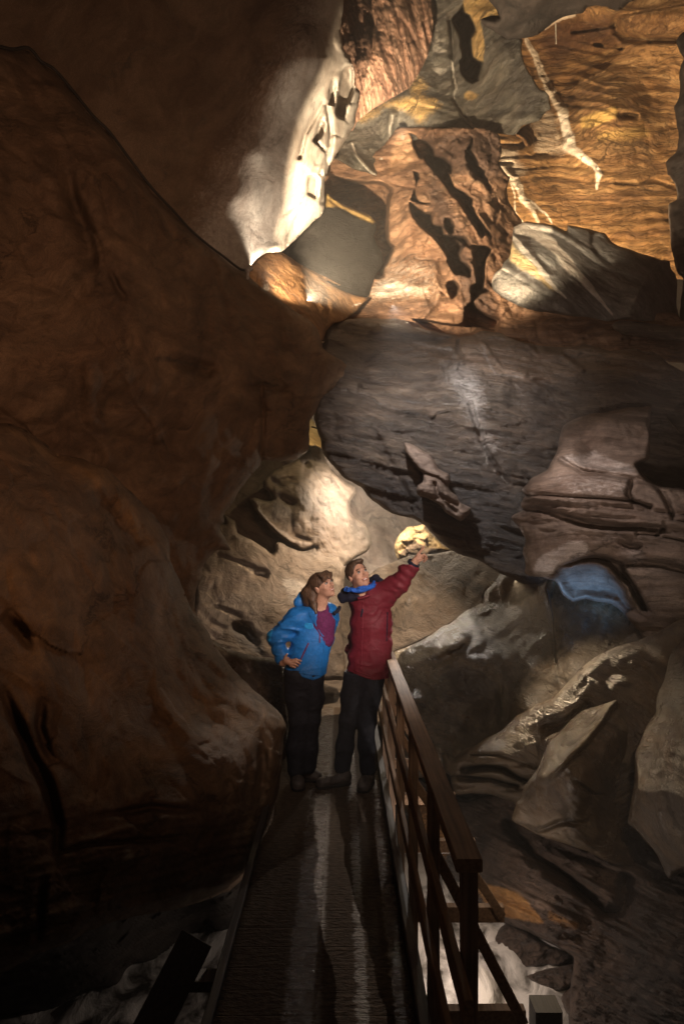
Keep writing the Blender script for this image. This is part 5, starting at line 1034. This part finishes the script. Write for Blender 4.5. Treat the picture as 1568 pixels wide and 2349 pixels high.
face_parts(HM, man, (.55,-.75,.5), M['hairm'])
def hair_m(p):
    l = HM.local(p)
    d = HM.E(p, (0,-16,30), (82,100,90))
    d = smin(d, HM.E(p, (-15,45,92), (50,48,24)), .02)
    d = smax(d, -HM.E(p, (0,88,-25), (72,74,100)), .008)
    d = smax(d, -(l[:,2]+45-.35*np.clip(-l[:,1],0,90))*HM.k, .01)
    d = smax(d, -HM.E(p, (0,30,-70), (95,50,88)), .008)
    return d+.003*fbm(l*np.array([.05,.02,.09]), 3, 3, .6, True)
polygonise('hair', hair_m, *HM.bounds(), .004, M['hairm'], man)
def jacket_m(p):
    d = chain(p, [P(955,520,20), P(948,700,20), P(943,880,20), P(915,1120,10)], [.150,.152,.148,.182], .06, .74)
    d = smin(d, chain(p, [P(865,478,30), P(950,455,25), P(1035,455,15)], [.075,.085,.085], .04), .05)
    d = smin(d, chain(p, [P(1045,452,10), P(1170,352,-70), P(1262,228,-138)], [.094,.078,.055], .02), .05)
    d = smin(d, chain(p, [P(862,510,45), P(850,720,120), P(800,880,180)], [.075,.06,.045], .03), .04)
    d = smin(d, ncap(p, P(855,452,20), P(868,425,20), .085, .078), .03)
    d = d-folds(p, .005, 4, 11, 4)-crease(p, 6)
    # creases ringing the raised sleeve
    t = p[:,0]*.62+p[:,2]*.78
    d = d+.0035*np.sin(t*95+3*fbm(p*6, 2, 9))*sstep(.33,.42,p[:,0])
    # rolled bulges down the left side
    d = d+.007*np.sin(p[:,2]*48+2*fbm(p*5, 2, 2))*sstep(.12,.06,p[:,0])
    # cut: hem, cuff, neck opening
    hemz = P(750,1030)[2]-(p[:,0]-P(750,1030)[0])*.30
    d = smax(d, hemz-p[:,2], .006)
    cn = np.array(P(1330,130,-170))-np.array(P(1175,360,-70)); cn /= np.linalg.norm(cn)
    d = smax(d, (p-np.array(P(1282,205,-148)))@cn, .004)
    d = smax(d, -ncap(p, P(862,470,-10), P(850,380,-40), .055, .085), .008)
    return d
jm = polygonise('jacket', jacket_m, (-.16,4.68,.85), (.66,5.32,1.72), .006, M['crimson'], man)
# dark stand-up collar and hood lining, bright blue neck warmer
def coll_m(p):
    a = [P(722,492,0), P(712,462,20), P(745,425,70), P(830,400,120), P(930,352,110), P(985,322,60), P(1022,352,10), P(1010,420,-40)]
    d = chain(p, a, [.020,.026,.032,.034,.034,.032,.028,.02], .02)
    d = smin(d, chain(p, [P(735,478,-10), P(790,470,-40), P(840,470,-75)], [.028,.030,.022], .02), .03)
    return d-.004*fbm(p*14, 3, 5)
polygonise('hood', coll_m, (-.2,4.8,1.35), (.42,5.25,1.75), .005, M['navy'], man)
def gait_m(p):
    a = []
    for t in np.linspace(0, 1, 9):
        an = math.pi*(.95+1.05*t); a.append(P(862+108*math.cos(an), 402-42*t+30*math.sin(math.pi*t), -5+95*math.sin(an)))
    d = chain(p, a, [.017]*9, .01)
    d = smin(d, ncap(p, P(862,408,-95), P(900,392,-92), .020, .016), .02)
    return d-.009*fbm(p*np.array([14,14,40]), 3, 8, .5, True)
polygonise('neck_warmer', gait_m, (-.05,4.8,1.4), (.4,5.15,1.72), .004, M['bluecloth'], man)
tube('jacket_flap', [P(845,478,-112), P(890,468,-118), P(935,452,-105)], .013, M['crimson'], jm)
def cuff_m(p):
    c = P(1280,203,-149); n = np.array(P(1330,130,-170))-np.array(P(1230,280,-110)); n /= np.linalg.norm(n)
    q = p-np.array(c); h = q@n; r = np.linalg.norm(q-h[:,None]*n, axis=1)
    return np.maximum(np.abs(r-.043)-.006, np.abs(h)-.014)
polygonise('cuff', cuff_m, P(1280,203,-149)-.08, P(1280,203,-149)+.08, .004, M['navy'], jm)
def trou_m(p):
    d = chain(p, [P(850,1060,15), P(800,1250,10), P(768,1430,0), P(742,1640,10), P(722,1800,25)], [.118,.088,.068,.064,.066], .04)
    d = smin(d, chain(p, [P(945,1060,10), P(925,1250,-5), P(908,1430,-20), P(912,1640,-5), P(922,1810,10)], [.118,.095,.074,.062,.062], .04), .015)
    d = d-folds(p, .006, 5, 9, 14)-.004*fbm(p*12, 3, 16)
    d = smax(d, p[:,2]-P(0,1048)[2], .01)
    return smax(d, P(0,1862)[2]-p[:,2], .006)
polygonise('trousers', trou_m, (-.26,4.75,.02), (.36,5.25,1.0), .006, M['trouser'], man)
def boot(name, heel, ankle, toe, r1, r2, parent, mat=None):
    h, a, t = [np.array(P(*q)) for q in (heel, ankle, toe)]
    h[2] = .05; t[2] = .035
    def f(p):
        d = ncap(p, h, t, r1, r2); d = smin(d, ncap(p, h+np.array([0,0,.02]), a, r1*1.02, .052), .03)
        d = smin(d, ncap(p, t-(t-h)*.25+np.array([0,0,.008]), t, r2*1.05, r2*.95), .02)
        d = smax(d, -(p[:,2]-.006), .004)
        return d-.0025*fbm(p*30, 3, 5, .5, True)
    lo = np.minimum(np.minimum(h, a), t)-.08; hi = np.maximum(np.maximum(h, a), t)+.08; lo[2] = -.02
    b = polygonise(name, f, lo, hi, .005, mat or M['boot'], parent)
    def g(p):
        d = ncap(p*np.array([1,1,.3]), h*np.array([1,1,0]), t*np.array([1,1,0]), r1+.004, r2+.006)
        return np.maximum(d, np.abs(p[:,2]-.013)-.0105)
    polygonise('sole', g, lo-.02, hi+np.array([.02,.02,0]), .005, M['sole'], b)
boot('boot', (745,1890,10), (722,1800,25), (560,1890,-60), .046, .040, man)
boot('boot', (925,1890,20), (922,1800,10), (885,1920,-130), .048, .045, man)

# ---------------- woman
wom = empty('person', (float(P(400,1900)[0]), YP, 0), 'person with long brown hair in a bright blue jacket, hand on hip', 'person', 'people standing on the footbridge')
HW = Head(P(566,376,-20), (.66,-.62,.30), (-.46,.05,.86), .97)
def hand_w(p):
    d = ncap(p, P(255,985,-50), P(290,965,-80), .026, .026)
    d = smin(d, ncap(p, P(285,962,-84), P(318,985,-100), .026, .022), .015)
    for a, b, c in (((322,962,-104),(362,955,-118),(398,968,-122)), ((328,976,-108),(360,974,-120),(388,990,-122)), ((326,992,-108),(352,996,-118),(374,1006,-118)), ((316,1004,-104),(338,1012,-112),(352,1018,-112))):
        d = smin(d, chain(p, [P(*a), P(*b), P(*c)], [.0105,.009,.0075], .003), .004)
    d = smin(d, chain(p, [P(282,962,-84), P(278,935,-92), P(290,915,-94)], [.014,.0105,.008], .004), .008)
    return d
def body_w(p):
    d = HW.sdf(p, True)
    d = smin(d, ncap(p, HW.p(0,-18,-62), P(535,590,20), .050, .056), .02)
    d = smin(d, ncap(p, P(430,610,20), P(600,610,20), .06, .06), .05)
    d = smin(d, chain(p, [P(520,650,20), P(475,850,20), P(430,1040,20)], [.10,.10,.125], .06, .7), .05)
    d = smin(d, chain(p, [P(375,620,10), P(195,805,30), P(258,985,-52)], [.05,.04,.025], .02), .03)
    d = smin(d, chain(p, [P(620,620,50), P(590,790,130), P(560,900,150)], [.048,.036,.03], .02), .03)
    d = smin(d, chain(p, [P(360,1090,20), P(388,1430,0), P(362,1830,20)], [.08,.055,.04], .03), .04)
    d = smin(d, chain(p, [P(490,1090,20), P(472,1430,20), P(455,1790,60)], [.08,.055,.04], .03), .04)
    return smin(d, hand_w(p), .008)
polygonise('body', body_w, (-.68,4.7,.02), (.05,5.3,1.72), .0045, M['skin'], wom)
face_parts(HW, wom, (.75,-.45,.45), M['hairw'])
def hair_w(p):
    l = HW.local(p)
    d = HW.E(p, (0,-14,32), (80,99,86))
    d = smin(d, chain(p, [HW.p(0,-80,10), P(462,440,30), P(468,505,20), P(490,565,-10)], [.07,.060,.050,.030], .03), .04)
    d = smin(d, chain(p, [HW.p(-66,-40,-20), P(488,470,-30), P(500,530,-55), P(518,592,-80)], [.028,.030,.027,.012], .02), .03)
    cut = smin(HW.E(p, (0,90,-42), (70,66,78)), HW.K(p, (-62,60,0), (-80,60,-60), 26, 34), .01)
    cut = smin(cut, HW.E(p, (-82,-2,-14), (16,20,30)), .006)
    d = smax(d, -cut, .005)
    # fringe
    for q in range(-5, 6):
        a = HW.p(q*9,62,92); b = HW.p(q*11,92,62); c = HW.p(q*12.5,98-abs(q)*3.2,36+(3 if q%2 else -4)); d = smin(d, chain(p, [a,b,c], [.012,.010,.006], .004), .006)
    d = smin(d, chain(p, [HW.p(-52,66,50), HW.p(-64,66,10), HW.p(-60,70,-12)], [.010,.008,.003], .004), .006)
    return d+.0022*fbm(l*np.array([.09,.05,.012]), 3, 3, .6, True)
polygonise('hair', hair_w, P(566,376,-20)+np.array([-.22,-.2,-.34]), P(566,376,-20)+np.array([.17,.2,.2]), .004, M['hairw'], wom)
def jacket_w(p):
    d = chain(p, [P(530,640,20), P(492,780,20), P(462,900,20), P(425,1090,15)], [.122,.134,.140,.176], .06, .74)
    d = smin(d, chain(p, [P(420,605,25), P(520,585,20), P(615,600,30)], [.075,.075,.07], .04), .05)
    cn = P(275,1000,-60)-P(205,795,30); cn = cn/np.linalg.norm(cn)
    ar = chain(p, [P(370,630,5), P(205,795,30), P(258,990,-48)], [.088,.068,.048], .02)
    d = smin(d, smax(ar, (p-P(252,975,-48))@cn, .004), .03)
    d = smin(d, chain(p, [P(620,625,55), P(600,800,110), P(570,900,120)], [.062,.05,.045], .03), .04)
    d = d-folds(p, .005, 5, 10, 24)-crease(p, 26)
    t = p[:,2]*.9-p[:,0]*.3
    d = d+.0035*np.sin(t*105+3*fbm(p*6, 2, 19))*sstep(P(300,0)[0], P(240,0)[0], p[:,0])
    d = smax(d, P(0,1098)[2]+.32*np.abs(p[:,0]-P(500,0)[0])-p[:,2], .008)
    # open V at the neck
    v = smax(np.abs(p[:,0]-P(592,0)[0]+.28*(p[:,2]-P(0,650)[2]))-.010-.22*np.clip(p[:,2]-P(0,735)[2],0,1), P(0,745)[2]-p[:,2], .005)
    v = smax(v, p[:,1]-(YP-.02), .005)
    d = smax(d, -v, .006)
    return smax(d, -ncap(p, P(548,590,-10), P(545,480,-40), .040, .078), .008)
jw = polygonise('jacket', jacket_w, (-.70,4.68,.83), (.05,5.32,1.50), .006, M['blue'], wom)
def shirt(p):
    d = chain(p, [P(545,585,-10), P(560,660,-5), P(560,780,5)], [.085,.10,.10], .04, .85)
    return smax(d, -ncap(p, P(545,560,-30), P(560,500,-60), .045, .06), .006)-.003*fbm(p*25, 3, 4)
sh_ = polygonise('shirt', shirt, (-.35,4.75,1.05), (.02,5.2,1.45), .006, M['plum'], wom)
def lap(pts, rs, seed):
    return lambda p: chain(p, pts, rs, .01, .6)-.003*fbm(p*18, 3, seed)
polygonise('hood', lap([P(405,450,60), P(385,510,50), P(430,540,90), P(520,560,120), P(620,540,90)], [.030,.045,.05,.05,.035], 3), (-.52,4.8,1.22), (.05,5.3,1.55), .005, M['blue'], wom)
tube('lining_edge', [P(655,600,-70), P(690,570,-40), P(700,545,-10)], .014, M['navy'], wom)
def patch(name, pts, mat, parent, th=.004, bulge=0):
    n = len(pts); c = np.mean(np.array(pts), 0); f = np.array([0,-1,0])*th
    vs = [np.array(q)+f for q in pts]+[c+f+np.array([0,-bulge,0])]+[np.array(q)-f*3 for q in pts]
    fs = [(k, (k+1)%n, n) for k in range(n)]+[(k, n+1+k, n+1+(k+1)%n, (k+1)%n) for k in range(n)]
    return obj(name, vs, fs, mat, parent)
seg2 = lambda p, a, b: (lambda A, B_: np.linalg.norm(p[:,[0,2]]-A-np.clip(((p[:,[0,2]]-A)@(B_-A))/((B_-A)@(B_-A)), 0, 1)[:,None]*(B_-A), axis=1))(np.array(a)[[0,2]], np.array(b)[[0,2]])
def onto(name, base, a, b, w, off, mat, parent, back=0):
    """a strip (zip, seam, patch) that follows the cloth between two points"""
    a, b = P(*a), P(*b)
    f = lambda p: np.maximum(np.maximum(base(p)-off, -(base(p)+.004)), np.maximum(seg2(p, a, b)-w, p[:,1]-YP-back))
    lo = np.minimum(a, b)-w-.02; hi = np.maximum(a, b)+w+.02; lo[1] = YP-.22; hi[1] = YP+.06+back
    return polygonise(name, f, lo, hi, .0035, mat, parent)
onto('collar', jacket_w, (486,590), (580,742), .022, .010, M['blue'], wom, .03)
onto('collar', jacket_w, (668,600), (606,748), .020, .010, M['blue'], wom, .03)
onto('pocket_zip', jacket_w, (462,812), (392,958), .0055, .005, M['zip'], jw)
onto('chest_zip', jacket_w, (548,718), (548,808), .0045, .005, M['zip'], jw)
onto('chest_patch', jacket_w, (452,682), (478,684), .024, .003, M['lightblue'], jw)
onto('elbow_patch', jacket_w, (160,735), (142,800), .020, .003, M['lightblue'], jw, .05)
onto('placket', jacket_w, (592,752), (560,1040), .008, .003, M['blue'], jw)
onto('hem_band', jacket_w, (300,1022), (560,1062), .006, .004, M['blue'], jw)
onto('pocket_zip', jacket_m, (1072,580), (1064,800), .0045, .005, M['navy'], jm)
onto('chest_zip', jacket_m, (878,556), (868,606), .008, .004, M['navy'], jm)
onto('placket', jacket_m, (880,500), (862,1010), .009, .003, M['crimson'], jm)
onto('hem_band', jacket_m, (800,1020), (1010,1085), .006, .004, M['crimson'], jm)
def trou_w(p):
    d = chain(p, [P(385,1070,15), P(372,1250,10), P(390,1430,0), P(368,1640,10), P(362,1810,20)], [.128,.095,.078,.080,.072], .04)
    d = smin(d, chain(p, [P(465,1070,15), P(488,1250,15), P(472,1430,15), P(462,1640,35), P(455,1790,55)], [.122,.092,.074,.068,.062], .04), .02)
    d = d-folds(p, .006, 5, 9, 34)-.004*fbm(p*12, 3, 36)
    d = smax(d, p[:,2]-P(0,1050)[2]-.03, .01)
    return smax(d, P(0,1868)[2]-p[:,2], .006)
polygonise('trousers', trou_w, (-.62,4.75,.02), (-.02,5.25,1.0), .006, M['trouser'], wom)
boot('boot', (362,1890,30), (362,1800,20), (378,1915,-95), .045, .048, wom)
boot('boot', (448,1870,90), (455,1790,55), (520,1870,70), .042, .040, wom)
